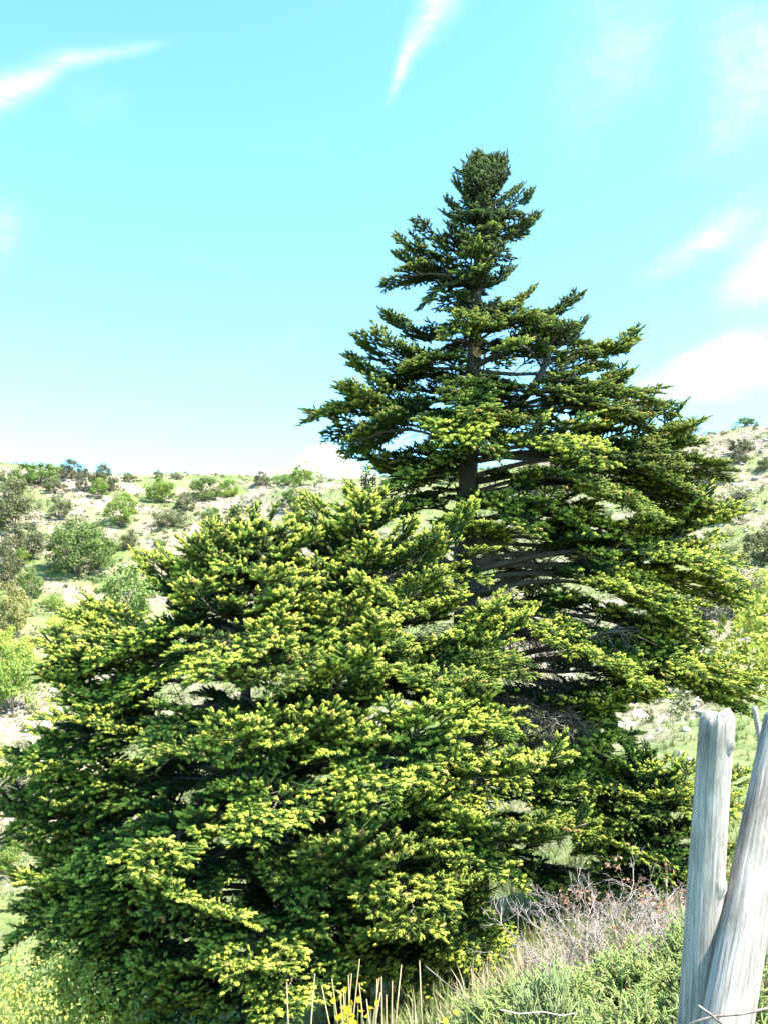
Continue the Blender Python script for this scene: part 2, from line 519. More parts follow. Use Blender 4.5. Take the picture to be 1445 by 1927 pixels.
def bough(L, bare, seed, tips=0.8, fam=1):
    """one flat-sprayed fir bough along +X: returns (wood mesh, foliage mesh)"""
    rng = np.random.default_rng(seed)
    wood = Buf()
    ph, yb = rng.random() * 6, rng.normal(0, 0.05)
    def ax(t):
        return np.array([L * t * (1 - 0.04 * t), L * (yb * math.sin(math.pi * t) + 0.02 * math.sin(5 * t + ph)),
                         L * ((-0.05 * math.sin(math.pi * t) + 0.10 * t ** 3 - 0.02 * t) if fam > 0 else (0.09 * math.sin(math.pi * t) - 0.09 * t ** 3))])
    ts = np.linspace(0, 1, 9)
    wood.add(*tube([ax(t) for t in ts], np.linspace(0.006 + 0.011 * L, 0.004, 9), 5))
    SP, SD, SL, SR, ST, SN = [], [], [], [], [], []
    def shoot(p, d, l, tip, third=False):
        SP.append(p); SD.append(d); SL.append(l)
        SR.append((0.0115 if tip > 0.55 else 0.0175) * (0.9 + 0.25 * rng.random()))
        ST.append(tip)
    def finger(p, d, l, rim=1.0):
        """a shoot of older needles ending in this year's pale growth"""
        d = d / np.linalg.norm(d)
        q = p + d * l
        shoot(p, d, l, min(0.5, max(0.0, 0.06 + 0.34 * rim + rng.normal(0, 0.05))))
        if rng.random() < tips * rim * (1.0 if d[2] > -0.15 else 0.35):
            d2 = d + np.array([0, 0, 0.10]) + rng.normal(0, 0.10, 3)
            d2 /= np.linalg.norm(d2)
            tl = rng.uniform(0.022, 0.038)
            tv = 0.96 if rng.random() < 0.04 else rng.uniform(0.56, 0.85)
            shoot(q, d2, tl, tv)
            if rng.random() < 0.75:
                for s in (-1, 1):
                    if rng.random() < 0.75:
                        sd = np.cross(d, [0, 0, 1]) * s * 0.75 + d * 0.8
                        shoot(q - d * 0.012, sd, tl * 0.8, tv)
    def lateral(p0, d0, ln, fol):
        # slight forward and upward curve
        n = 5
        lat_off = rng.normal(0, 0.07)
        pts = [p0]
        d = d0.copy()
        for _ in range(n - 1):
            pts.append(pts[-1] + d * ln / (n - 1))
            d = d + np.array([0.07, 0, 0.03 if fam > 0 else -0.08]) + rng.normal(0, 0.03, 3)
            d /= np.linalg.norm(d)
        pts = np.array(pts)
        wood.add(*tube(pts[::2], [0.003 + 0.006 * ln, 0.003 + 0.003 * ln, 0.0022], 3, cap=False))
        def P(s):
            s = s * (n - 1)
            i = min(int(s), n - 2)
            return pts[i] + (pts[i + 1] - pts[i]) * (s - i), (pts[i + 1] - pts[i]) / (ln / (n - 1))
        if not fol:
            # dead inner twigs
            for s in np.arange(0.2, 1, 0.14):
                p, dd = P(s)
                e = p + (dd * 0.6 + rng.normal(0, 0.5, 3) + np.array([0, 0, -0.35])) * rng.uniform(0.05, 0.14)
                wood.add(*tube([p, e], [0.0022, 0.0012], 3, cap=False))
            return
        s0 = 0.16 if ln > 0.2 else 0.05
        st = 0.05 / ln
        seg = np.arange(s0, 0.97, max(st * 1.7, 0.08))
        for i, s in enumerate(seg):
            p, dd = P(s)
            shoot(p, dd, ln * ((seg[i + 1] if i + 1 < len(seg) else 1.0) - s), abs(rng.normal(0.06, 0.06)))
        p, dd = P(0.999)
        finger(p, dd, 0.02 + 0.03 * rng.random())
        s, side = s0 + st * rng.random(), rng.choice([-1, 1])
        while s < 0.95:
            p, dd = P(s)
            l = min(0.13, 0.5 * (1 - s) * ln + 0.03) * rng.uniform(0.8, 1.15)
            phi = rng.normal(0.14, 0.18)
            sdv = np.cross([0, 0, 1], dd) * side
            sdv = sdv / np.linalg.norm(sdv)
            up = np.cross(dd, sdv) * side
            if up[2] < 0: up = -up
            an = rng.uniform(0.82, 1.0)
            d2 = dd * math.cos(an) + (sdv * math.cos(phi) + up * math.sin(phi)) * math.sin(an)
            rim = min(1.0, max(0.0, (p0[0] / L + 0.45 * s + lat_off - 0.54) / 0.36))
            finger(p, d2, l, rim)
            if l > 0.075:
                for s3 in ((-1, 1) if l > 0.11 else (rng.choice([-1, 1]),)):
                    an3 = 0.8
                    sd3 = np.cross([0, 0, 1], d2) * s3
                    q = p + d2 * l * rng.uniform(0.4, 0.65)
                    finger(q, d2 * math.cos(an3) + sd3 * math.sin(an3) + np.array([0, 0, rng.normal(0.15, 0.2)]), l * rng.uniform(0.3, 0.5), rim)
            side = -side
            s += st * rng.uniform(0.38, 0.55)
    t = max(0.04, bare * 0.45)
    while t < 0.97:
        p = ax(t)
        tg = ax(min(t + 0.02, 1)) - ax(t - 0.02)
        tg /= np.linalg.norm(tg)
        for s in (-1, 1):
            if rng.random() < 0.10: continue
            an = R(58) - R(16) * t + rng.normal(0, 0.10)
            e = ((1 - t) ** 0.58) * (0.45 + 0.45 * min(1, t / 0.5))
            ln = min(0.85, max(0.07, 0.60 * L * e)) * rng.uniform(0.7, 1.1)
            pitch = rng.normal(0.05, 0.08) if rng.random() < 0.74 else rng.normal(0.30, 0.25)
            d0 = tg * math.cos(an) + np.array([-tg[1], tg[0], 0]) * s * math.sin(an)
            d0 = d0 / np.linalg.norm(d0) + np.array([0, 0, math.tan(pitch)])
            fol = t > bare or rng.random() < 0.15
            lateral(p, d0 / np.linalg.norm(d0), ln if fol else ln * 0.55, fol)
        # a shoot standing up from the axis
        if t > bare and rng.random() < 0.45:
            finger(p, tg * 0.7 + np.array([rng.normal(0, 0.2), rng.normal(0, 0.3), 0.8]), rng.uniform(0.04, 0.10))
        if t > bare * 0.9:
            shoot(p, tg, 0.06, 0.05)
        t += (0.062 + 0.018 * min(L, 2)) / L * rng.uniform(0.8, 1.2)
    finger(ax(0.985), ax(1) - ax(0.96), 0.05)
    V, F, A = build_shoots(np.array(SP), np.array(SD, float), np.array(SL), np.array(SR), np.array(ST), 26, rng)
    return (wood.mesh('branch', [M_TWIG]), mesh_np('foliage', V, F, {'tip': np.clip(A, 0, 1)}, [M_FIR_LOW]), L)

BOUGHS = []          # (length, [variants])
TRI = 0
BS = 1.08             # built at two thirds size
for L_, bare_, nv_ in ((0.42, 0.0, 3), (0.75, 0.08, 4), (1.15, 0.24, 4), (1.7, 0.38, 4), (2.5, 0.50, 3)):
    fams = {}
    for fam in (1, -1):
        fams[fam] = [bough(L_ / BS, bare_, int(L_ * 1000) + q + 50 * fam, 0.8, fam) for q in range(nv_)]
        TRI += sum(len(v[0].polygons) + len(v[1].polygons) for v in fams[fam])
    BOUGHS.append((L_, fams))
print('bough triangles', TRI)

def dead_bough(L, seed):
    """a bare inner bough with broken grey twigs"""
    rng = np.random.default_rng(seed)
    bf = Buf()
    P = np.stack([np.linspace(0, L, 9), rng.normal(0, .03, 9).cumsum() * .5, -0.06 * np.sin(np.linspace(0, 3, 9)) + rng.normal(0, .012, 9)], -1)
    P[0] = 0
    bf.add(*tube(P, np.linspace(0.020, 0.006, 9), 5))
    for k in range(46):
        t = rng.uniform(0.12, 1.0) * 8
        i = min(int(t), 7)
        p = P[i] + (P[i + 1] - P[i]) * (t - i)
        d = np.array([0.6, rng.choice([-1, 1]) * rng.uniform(.4, 1), rng.normal(-.25, .4)])
        d /= np.linalg.norm(d)
        ln = rng.uniform(0.10, 0.42) * (1.1 - t / 12)
        pts = [p, p + d * ln * .5 + rng.normal(0, .02, 3), p + d * ln + np.array([0, 0, -0.12 * ln])]
        bf.add(*tube(pts, [0.005, 0.0035, 0.0018], 3, cap=False))
        for _ in range(5):
            s_ = rng.uniform(.3, 1)
            q = pts[0] * (1 - s_) + pts[2] * s_
            e = d * 0.5 + rng.normal(0, .6, 3) + np.array([0, 0, -.4])
            bf.add(*tube([q, q + e * rng.uniform(.05, .13)], [0.0022, 0.001], 3, cap=False))
    return bf.mesh('dead_branch', [M_TWIG])
DEADB = [dead_bough(1.0, 70 + k) for k in range(4)]

class Fir:
    def __init__(s, name, line, base_r, label, seed, group=None):
        """line: (u, v, depth) down the trunk from the top"""
        s.rng = random.Random(seed)
        s.pts = [at(*p) for p in line]
        b = s.pts[-1]
        g = gz(b.x, b.y)
        s.pts.append(Vector((b.x, b.y, g - 0.1)))
        s.base = Vector((b.x, b.y, g))
        s.root = link(name, None, None, s.base)
        s.root.empty_display_size = 0.3
        tag(s.root, label, 'tree', group)
        s.top = s.pts[0].z
        s.base_r = base_r
        # trunk as a fine polyline
        rng = np.random.default_rng(seed)
        P = []
        zs = np.linspace(s.top, g - 0.1, 60)
        for z in zs:
            P.append(np.array(s.axis(z)) + (rng.normal(0, 0.008, 3) * np.array([1, 1, 0])))
        P = np.array(P)[::-1]
        t = np.linspace(0, 1, 60)
        rad = base_r * ((1 - t) ** 0.85 * 0.93 + 0.05) + base_r * 0.35 * np.exp(-t * 22)
        Vt, Ft = tube(P - np.array(s.base), rad, 14, True, 0.045, rng)
        bf = Buf(); bf.add(Vt, Ft)
        s.trunk = link('trunk', bf.mesh('trunk', [M_BARK], True), s.root)
        s.rad = lambda z: base_r * max(0.05, ((z - g) / (s.top - g) * -1 + 1)) ** 0.85
        s.n = 0
        s.spikes = Buf()

    def axis(s, z):
        for a, b in zip(s.pts, s.pts[1:]):
            if z >= b.z - 1e-6:
                t = (z - b.z) / (a.z - b.z) if a.z != b.z else 0
                return b.lerp(a, min(max(t, 0), 1))
        return s.pts[-1].copy()

    def branch(s, root, tip, mat=None, roll=None):
        d = tip - root
        ln = d.length
        if ln < 0.12: return
        L, vs = min(BOUGHS, key=lambda q: abs(math.log(ln / q[0])))
        drp = 0.75 if d.z < 0.10 * ln else (0.35 if d.z < 0.3 * ln else 0.05)
        wood, fol, L = s.rng.choice(vs[-1 if s.rng.random() < drp else 1])
        x = d.normalized()
        z = Vector((0, 0, 1))
        y = z.cross(x)
        if y.length < 0.1: y = Vector((s.rng.uniform(-1, 1), s.rng.uniform(-1, 1), 0)); y = (y - x * y.dot(x))
        y.normalize()
        z = x.cross(y)
        mt = Matrix((x, y, z)).transposed()
        mt = mt @ Matrix.Rotation(s.rng.gauss(0, 0.16) if roll is None else roll, 3, 'X')
        k = ln / (L * 0.965)
        flip = s.rng.choice((-1, 1))
        o = link('branch', wood, s.root)
        o.matrix_local = Matrix.Translation(root - s.base) @ mt.to_4x4() @ Matrix.Diagonal((k, k * flip, k, 1))
        f = link('foliage', fol, o)
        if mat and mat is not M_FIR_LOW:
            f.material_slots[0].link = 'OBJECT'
            f.material_slots[0].material = mat
        s.n += 1
        return o

    def key(s, u, v, Y, rv, mat=None):
        """a bough whose tip stands at a place measured in the photo; rv: photo height of its root on the trunk"""
        tip = at(u, v, Y)
        zr = at(CX, rv, s.base.y).z
        return s.branch(s.axis(zr), tip, mat)

    def whorls(s, table, v0, v1, step, count, rise, matf, Yref, skip=0.06, rmin=0.72, front=1.0):
        """boughs all round the trunk; table: (photo height, reach to the left, reach to the right)"""
        tv = np.array(table, float)
        v = v0
        while v < v1:
            a0 = s.rng.uniform(0, 6.28)
            for k in range(count):
                if s.rng.random() < skip: continue
                vv = v + s.rng.uniform(-0.33, 0.33) * step
                az = a0 + (k + s.rng.uniform(-0.3, 0.3)) * 2 * math.pi / count
                if math.sin(az) < -0.25 and s.rng.random() > front: continue
                lr = np.interp(vv, tv[:, 0], tv[:, 1]), np.interp(vv, tv[:, 0], tv[:, 2])
                side = lr[1] if math.cos(az) > 0 else lr[0]
                c2 = math.cos(az) ** 2
                rpx = side * c2 + (lr[0] + lr[1]) * 0.5 * (1 - c2)
                reach = rpx * Yref / F_PX * s.rng.uniform(rmin, 1.0)
                ztip = at(CX, vv, Yref).z
                rs = rise(vv) + s.rng.gauss(0, 0.07)
                root = s.axis(ztip - rs * reach)
                tip = Vector((root.x + math.cos(az) * reach, root.y + math.sin(az) * reach, ztip))
                g = gz(tip.x, tip.y) + 0.08
                tip.z = max(tip.z, g)
                s.branch(root, tip, matf(vv, s.rng))
            v += step
    def dead(s, v0, v1, n, r0, r1, Yref):
        for _ in range(n):
            z = at(CX, s.rng.uniform(v0, v1), Yref).z
            p, az = s.axis(z), s.rng.uniform(0, 6.28)
            o = link('dead_branch', s.rng.choice(DEADB), s.root, p - s.base)
            k = s.rng.uniform(r0, r1)
            o.scale = (k, k, k)
            o.rotation_euler = (s.rng.uniform(-.4, .4), s.rng.uniform(-0.15, 0.35), az)
    def spike(s, p, l):
        s.spikes.add(*tube([np.array(p - s.base), np.array(p - s.base) + np.array([s.rng.uniform(-.01, .01), 0, l])], [0.007, 0.003], 5))
    def finish(s, n_spikes, zmin):
        cand = [c for c in s.root.children if c.name.startswith('branch')]
        for _ in range(n_spikes):
            c = s.rng.choice(cand)
            w = s.base + (c.matrix_local @ Vector((s.rng.uniform(0.4, 0.8) * 0.7, s.rng.uniform(-0.1, 0.1), 0.0)))
            if w.z > zmin: s.spike(w, s.rng.uniform(0.09, 0.16))
        if s.spikes.n:
            o = link('cone_core', s.spikes.mesh('cone_core', [M_SPIKE]), s.root)
            tag(o, kind='stuff')

# ---- the tall fir
DT = 9.0
tall = Fir('fir_tree', [(912, 292, DT), (900, 450, DT), (893, 640, DT), (884, 830, DT), (878, 950, DT), (874, 1200, DT), (880, 1560, DT)], 0.21,
           'tallest fir, dark green with a flat-topped spire rising against the sky', 5)
def mat_tall(v, r):
    p = (v - 470) / 440 + r.uniform(-0.3, 0.3)
    return M_FIR_TOP if p < 0.15 else (M_FIR_MID if p < 0.95 else M_FIR_LOW)
T_TAB = [(290, 20, 20), (350, 65, 75), (420, 100, 90), (470, 120, 65), (520, 150, 65), (545, 120, 60), (575, 80, 60), (610, 160, 200), (660, 215, 240), (700, 230, 230), (760, 270, 280),
         (830, 220, 380), (880, 190, 420), (940, 190, 400), (1000, 240, 440), (1080, 260, 440), (1160, 280, 400), (1240, 300, 440), (1320, 300, 430), (1400, 300, 330), (1500, 300, 290), (1620, 240, 230)]
rise_t = lambda v: 0.45 if v < 420 else (0.45 - (v - 420) / 200 * 0.40 if v < 620 else max(-0.18, 0.05 - (v - 620) / 500 * 0.23))
tall.whorls(T_TAB, 350, 570, 48, 5, rise_t, mat_tall, DT, 0.20, 0.5)
tall.whorls(T_TAB, 585, 870, 62, 6, rise_t, mat_tall, DT, 0.22, 0.45)
tall.whorls(T_TAB, 890, 1640, 96, 6, rise_t, mat_tall, DT, 0.24, 0.65, 0.3)
for k in range(18):                                   # the rounded tip
    a_ = k * 2.4
    q_ = 0.25 + 0.75 * ((k * 5) % 18) / 17
    u, v = 915 + 58 * math.cos(a_) * q_, 288 + 34 * q_ ** 2 + 6 * (k % 3)
    tall.branch(tall.axis(at(CX, v + 55 + 10 * (k % 4), DT).z), at(u, v, DT + 0.28 * q_ * math.sin(a_)), M_FIR_TOP)
for u, v, dy, rv in [
    (762, 905, .5, 892), (800, 935, .2, 925), (738, 955, .6, 945), (790, 872, -.3, 875), (820, 985, -.5, 975), (700, 890, .9, 885), (940, 950, -1.0, 942), (905, 1000, -1.1, 1000), (880, 592, -.8, 602), (922, 612, -.8, 622), (850, 618, -.8, 632), (850, 728, -1.0, 742), (906, 762, -1.2, 772), (868, 812, -1.3, 802), (935, 838, -1.2, 830), (848, 852, -1.0, 862), (950, 800, -1.0, 790), (800, 790, -.9, 800),
    (985, 352, .1, 392), (958, 330, -.1, 372), (852, 348, .1, 388), (868, 328, -.1, 370), (990, 402, -.2, 425), (972, 442, -.1, 462), (862, 402, -.3, 425), (925, 400, -.5, 420), (880, 450, -.5, 470), (930, 470, -.45, 490), (870, 510, -.5, 530),
    (838, 385, 0, 425), (782, 426, -.2, 455), (744, 460, .1, 505), (722, 522, -.1, 540), (738, 492, .2, 520), (792, 565, -.3, 530), (716, 608, 0, 645),
    (668, 652, -.1, 690), (646, 690, .1, 735), (572, 766, 0, 815), (640, 742, -.4, 790), (612, 802, .2, 840), (642, 830, -.3, 850), (672, 868, .1, 860), (720, 905, -.5, 900),
    (1003, 372, 0, 412), (1014, 420, .1, 450), (965, 478, -.2, 500), (958, 515, .2, 545), (1000, 552, .2, 610), (1094, 574, 0, 612), (1065, 606, -.3, 630),
    (1118, 640, -.2, 670), (1208, 657, 0, 695), (1188, 728, -.3, 765), (1252, 747, 0, 800), (1225, 776, -.5, 815), (1185, 800, .3, 850),
    (1308, 832, .1, 850), (1362, 856, 0, 872), (1306, 896, -.4, 900), (1322, 938, .2, 935), (1255, 945, -.7, 940), (1200, 925, -1.0, 930),
    (1392, 998, 0, 1055), (1384, 1048, -.2, 1080), (1368, 1090, .3, 1120), (1330, 1160, -.3, 1090), (1290, 1140, -.8, 1120), (1310, 1205, .3, 1170),
    (1400, 1242, -.3, 1260), (1385, 1285, .1, 1270), (1300, 1300, -.9, 1250), (1215, 1395, -.5, 1290), (1255, 1270, -1.1, 1210), (1140, 1560, -1.2, 1500), (1105, 1715, -.9, 1600), (1150, 1420, -1.0, 1360), (1180, 990, -.6, 985), (1110, 975, -1.0, 960), (1260, 1010, .2, 1010), (1020, 985, -1.2, 960), (1240, 1080, -.7, 1060), (1340, 1240, -.6, 1200), (1090, 1200, -1.3, 1150), (1230, 1340, -.8, 1290), (1190, 1470, -.6, 1390), (1100, 1490, -1.0, 1420)]:
    tall.key(u, v, DT + dy, rv, mat_tall(v, tall.rng))

def limb(fir, pts, r0, r1):
    P = [np.array(at(*p) - fir.base) for p in pts]
    q = np.linspace(0, len(P) - 1, 4 * len(P))
    P2 = np.stack([np.interp(q, range(len(P)), [p[i] for p in P]) for i in range(3)], -1)
    bf = Buf()
    bf.add(*tube(P2, np.linspace(r0, r1, len(P2)), 8, True, 0.06, np.random.default_rng(3)))
    return link('limb', bf.mesh('limb', [M_BARK], True), fir.root)
limb(tall, [(885, 815, DT), (940, 785, DT - .25), (990, 745, DT - .4), (1020, 700, DT - .45), (1035, 650, DT - .45)], 0.06, 0.025)
limb(tall, [(892, 690, DT), (925, 672, DT - .1), (965, 660, DT - .2), (1010, 655, DT - .3)], 0.04, 0.015)
limb(tall, [(872, 910, DT), (900, 905, DT), (960, 895, DT - .4), (1040, 892, DT - .6)], 0.05, 0.02)
for u, v, y, r_ in [(1095, 610, .1, (1030, 665)), (1125, 655, -.3, (1025, 690)), (1000, 610, -.5, (1035, 660)), (1060, 600, -.9, (1035, 650)), (960, 640, -.9, (1020, 690)),
                    (1110, 700, -.7, (1010, 720)), (1080, 740, -.8, (990, 745)), (1040, 790, -.5, (960, 775)), (1150, 765, -.4, (1000, 740))]:
    tall.branch(at(r_[0], r_[1], DT - .4), at(u, v, DT + y - .2), mat_tall(v, tall.rng))
# sunlit spot on the trunk, painted as a pale patch
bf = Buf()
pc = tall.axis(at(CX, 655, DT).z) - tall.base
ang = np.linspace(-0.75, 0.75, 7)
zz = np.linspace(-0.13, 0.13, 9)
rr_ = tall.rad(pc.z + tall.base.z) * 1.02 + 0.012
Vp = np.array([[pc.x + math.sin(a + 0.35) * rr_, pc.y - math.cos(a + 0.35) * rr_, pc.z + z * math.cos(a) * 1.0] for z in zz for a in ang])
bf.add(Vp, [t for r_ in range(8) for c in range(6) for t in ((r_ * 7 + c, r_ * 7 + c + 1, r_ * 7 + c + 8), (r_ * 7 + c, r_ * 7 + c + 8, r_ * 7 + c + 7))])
link('painted_sun_patch', bf.mesh('painted_sun_patch', [M_SUN_PATCH], True), tall.root)
tall.dead(980, 1650, 30, 0.8, 1.8, DT)
tall.finish(60, at(CX, 900, DT).z)

# ---- the middle fir, in front of it
DM = 7.5
mid = Fir('fir_tree', [(690, 893, DM), (684, 1050, DM), (672, 1250, DM), (664, 1500, DM), (668, 1700, DM)], 0.13,
          'shorter fir with yellow-green spring tips, standing just in front of the tallest fir', 11)
low = lambda v, r: M_FIR_LOW if r.random() < 0.85 else M_FIR_MID
M_TAB = [(893, 10, 10), (930, 70, 45), (965, 150, 95), (1000, 170, 130), (1040, 195, 170), (1100, 225, 190), (1180, 275, 230), (1260, 320, 250), (1340, 340, 270), (1420, 350, 280), (1500, 350, 280), (1600, 330, 290), (1700, 300, 290), (1800, 240, 240), (1880, 200, 200)]
rise_m = lambda v: 0.45 if v < 960 else max(-0.2, 0.45 - (v - 960) / 300 * 0.6)
mid.whorls(M_TAB, 905, 1010, 28, 6, rise_m, low, DM, 0.0)
mid.whorls(M_TAB, 1040, 1860, 102, 7, rise_m, low, DM, 0.18, 0.7, 0.4)
for u, v, dy, rv in [(690, 885, 0, 930), (655, 915, .1, 960), (730, 925, -.1, 965), (620, 945, 0, 1000), (745, 960, -.1, 1000), (572, 948, .3, 1040), (548, 975, .2, 1060), (610, 1000, -.3, 1060), (585, 1030, .3, 1080), (640, 1050, -.5, 1100), (600, 1100, -.5, 1150),
                     (835, 1090, -.6, 1170), (905, 970, -.2, 1100), (830, 1010, -.5, 1110), (960, 1160, -.8, 1240), (1000, 1190, -.5, 1260), (990, 1240, -.7, 1280),
                     (665, 1265, -1.7, 1330), (860, 1265, -1.5, 1330), (965, 1345, -1.0, 1370), (840, 1370, -1.7, 1400), (700, 1470, -1.9, 1420), (590, 1390, -1.7, 1400),
                     (820, 1525, -1.5, 1510), (900, 1570, -1.2, 1540), (1000, 1640, -.9, 1580), (650, 1640, -2.0, 1600), (780, 1700, -1.8, 1640), (880, 1700, -1.3, 1640), (1060, 1460, -1.0, 1430), (1110, 1590, -.8, 1540),
                     (700, 1095, -.9, 1130), (655, 1155, -1.2, 1190), (725, 1205, -1.3, 1240), (690, 1040, -.7, 1075), (640, 1220, -1.3, 1250), (640, 1860, -1.2, 1790), (720, 1850, -1.0, 1780), (820, 1850, -.8, 1790), (570, 1810, -1.4, 1760), (880, 1840, -.5, 1790), (760, 1790, -1.6, 1720), (950, 1790, -.9, 1740)]:
    mid.key(u, v, DM + dy, rv, low(v, mid.rng))
mid.dead(1250, 1780, 14, 0.5, 0.9, DM)
mid.finish(45, at(CX, 1180, DM).z)

# ---- the left fir
DL = 6.9
left = Fir('fir_tree', [(440, 962, DL + .5), (446, 1100, DL + .2), (462, 1300, DL), (476, 1550, DL), (482, 1720, DL)], 0.10,
           'broad low fir at the left, its long lower boughs spreading over the slope', 23)
L_TAB = [(962, 15, 25), (1000, 80, 120), (1060, 190, 170), (1120, 220, 190), (1180, 260, 190), (1250, 330, 210), (1330, 350, 220), (1400, 390, 220), (1480, 390, 220), (1560, 420, 210), (1640, 400, 200), (1720, 410, 200), (1800, 330, 190), (1900, 260, 150)]
rise_l = lambda v: 0.4 if v < 1010 else max(-0.24, 0.4 - (v - 1010) / 280 * 0.6)
left.whorls(L_TAB, 985, 1060, 28, 7, rise_l, low, DL, 0.0)
left.whorls(L_TAB, 1080, 1900, 100, 7, rise_l, low, DL, 0.16, 0.7, 0.45)
for u, v, dy, rv in [(440, 958, .4, 1000), (405, 985, .5, 1020), (485, 962, .5, 1020), (385, 1000, .4, 1060), (530, 955, .4, 1040), (500, 985, .1, 1050), (560, 985, .1, 1070), (330, 1020, .3, 1080), (600, 1010, -.1, 1090), (255, 1058, .3, 1130), (300, 1050, 0, 1130), (345, 1075, -.3, 1140), (560, 1040, 0, 1100), (600, 1075, -.2, 1130), (580, 1120, -.5, 1160), (520, 1090, -.6, 1130), (450, 1060, -.6, 1110), (150, 1520, -.4, 1480), (70, 1590, .2, 1540), (90, 1245, .2, 1290), (180, 1230, -.5, 1270), (120, 1480, -.2, 1450),
                     (125, 1182, .1, 1230), (80, 1235, 0, 1270), (160, 1165, .5, 1230), (75, 1300, -.2, 1320), (110, 1350, -.4, 1360), (5, 1412, -.1, 1400), (60, 1440, -.3, 1420), (10, 1545, 0, 1500), (40, 1530, .3, 1480),
                     (60, 1640, -.1, 1580), (5, 1735, -.2, 1650), (40, 1690, -.5, 1620), (130, 1790, -.6, 1680), (190, 1870, -.8, 1740), (240, 1600, -1.6, 1560), (280, 1700, -1.6, 1660), (490, 1540, -1.5, 1480), (430, 1400, -1.6, 1380),
                     (380, 1240, -1.4, 1260), (350, 1110, -.7, 1160), (540, 1190, -.8, 1220), (500, 1270, -1.3, 1290), (60, 1765, -.3, 1670), (100, 1830, -.5, 1710), (150, 1885, -.8, 1740), (30, 1700, 0, 1630), (90, 1720, -.7, 1650), (350, 1905, -1.0, 1820), (470, 1925, -1.2, 1840), (250, 1850, -.9, 1780), (560, 1900, -.9, 1830), (420, 1880, -.6, 1800), (450, 1810, -1.5, 1740), (370, 1850, -1.2, 1780), (530, 1880, -1.4, 1800), (300, 1400, -1.5, 1390)]:
    left.key(u, v, DL + dy, rv, low(v, left.rng))
left.dead(1350, 1780, 9, 0.5, 0.9, DL)
left.finish(40, at(CX, 1200, DL).z)

# ---- the young fir at the right
DY = 8.3
young = Fir('fir_tree', [(1215, 1405, DY), (1218, 1520, DY), (1222, 1640, DY)], 0.06,
            'young low fir between the tall fir and the grey fence posts', 31)
Y_TAB = [(1405, 10, 10), (1450, 110, 120), (1520, 150, 190), (1600, 150, 180), (1680, 120, 130)]
young.whorls(Y_TAB, 1415, 1660, 30, 7, lambda v: 0.35 if v < 1480 else 0.05, low, DY, 0.08)
for u, v, dy, rv in [(1215, 1400, 0, 1440), (1180, 1425, -.2, 1470), (1290, 1440, -.2, 1500), (1060, 1475, -.3, 1520), (1400, 1470, .1, 1520), (1395, 1530, 0, 1560), (1090, 1560, -.5, 1580), (1275, 1610, -.6, 1600)]:
    young.key(u, v, DY + dy, rv, low(v, young.rng))
print('branches', tall.n, mid.n, left.n, young.n)

# ------------------------------------------------------------------ broad-leaved shrubs and trees on the hills
def leaf_cloud(C, rad, per, size, rng, up=0.3, flat=0.75):
    """leaf faces spread through lobes: C lobe centres (n,3), rad lobe radii"""
    n = len(C)
    N = n * per
    idx = np.repeat(np.arange(n), per)
    d = norm(rng.standard_normal((N, 3)))
    r = rng.random(N) ** 0.4
    P = C[idx] + d * (r * rad[idx])[:, None] * np.array([1, 1, flat])
    nn = norm(d + rng.standard_normal((N, 3)) * 0.7 + np.array([0, 0, up]))
    a = norm(np.cross(nn, rng.standard_normal((N, 3))))
    b = np.cross(nn, a)
    s = size * rng.uniform(0.6, 1.4, N)[:, None]
    V = np.stack([P - a * s * 0.5, P + b * s * 0.36 + nn * s * 0.08, P + a * s * 0.6, P - b * s * 0.36 + nn * s * 0.08], 1).reshape(-1, 3)
    q = np.arange(N)[:, None] * 4
    F = np.concatenate([q + np.array([[0, 1, 2]]), q + np.array([[0, 2, 3]])])
    A = np.repeat(np.clip(rng.normal(0.45, 0.2, N) + rng.normal(0, 0.14, n)[idx], 0, 1), 4)
    return V, F, A

def shrub_meshes(seed, h, lobes, per, size, tree=False, spread=1.0, up=0.7):
    """unit-wide crown and its stems"""
    rng = np.random.default_rng(seed)
    C, Rd = [], []
    for k in range(lobes):
        a, rr = rng.uniform(0, 6.28), math.sqrt(rng.random()) * 0.41 * spread
        z = h * (0.07 + 0.70 * rng.random() ** 0.8 * (1 - (rr / 0.6) ** 2))
        C.append((rr * math.cos(a), rr * math.sin(a), z + (0.07 * h if tree else 0)))
        Rd.append(rng.uniform(0.05, 0.18) * (1.15 - rr))
    C, Rd = np.array(C), np.array(Rd)
    V, F, A = leaf_cloud(C, Rd, per, size, rng, up)
    V[:, 2] = np.maximum(V[:, 2], 0.01)
    crown = mesh_np('crown', V, F, {'tip': A}, [M_MIDLEAF])
    bf = Buf()
    for k in range(min(lobes, 10)):
        c = C[rng.integers(lobes)]
        m_ = c * np.array([0.45, 0.45, 0.5]) + rng.normal(0, 0.02, 3)
        bf.add(*tube([np.array([c[0] * .12, c[1] * .12, -0.06]), m_, c], [0.014, 0.009, 0.004], 4))
    return crown, bf.mesh('stem', [M_STEM])

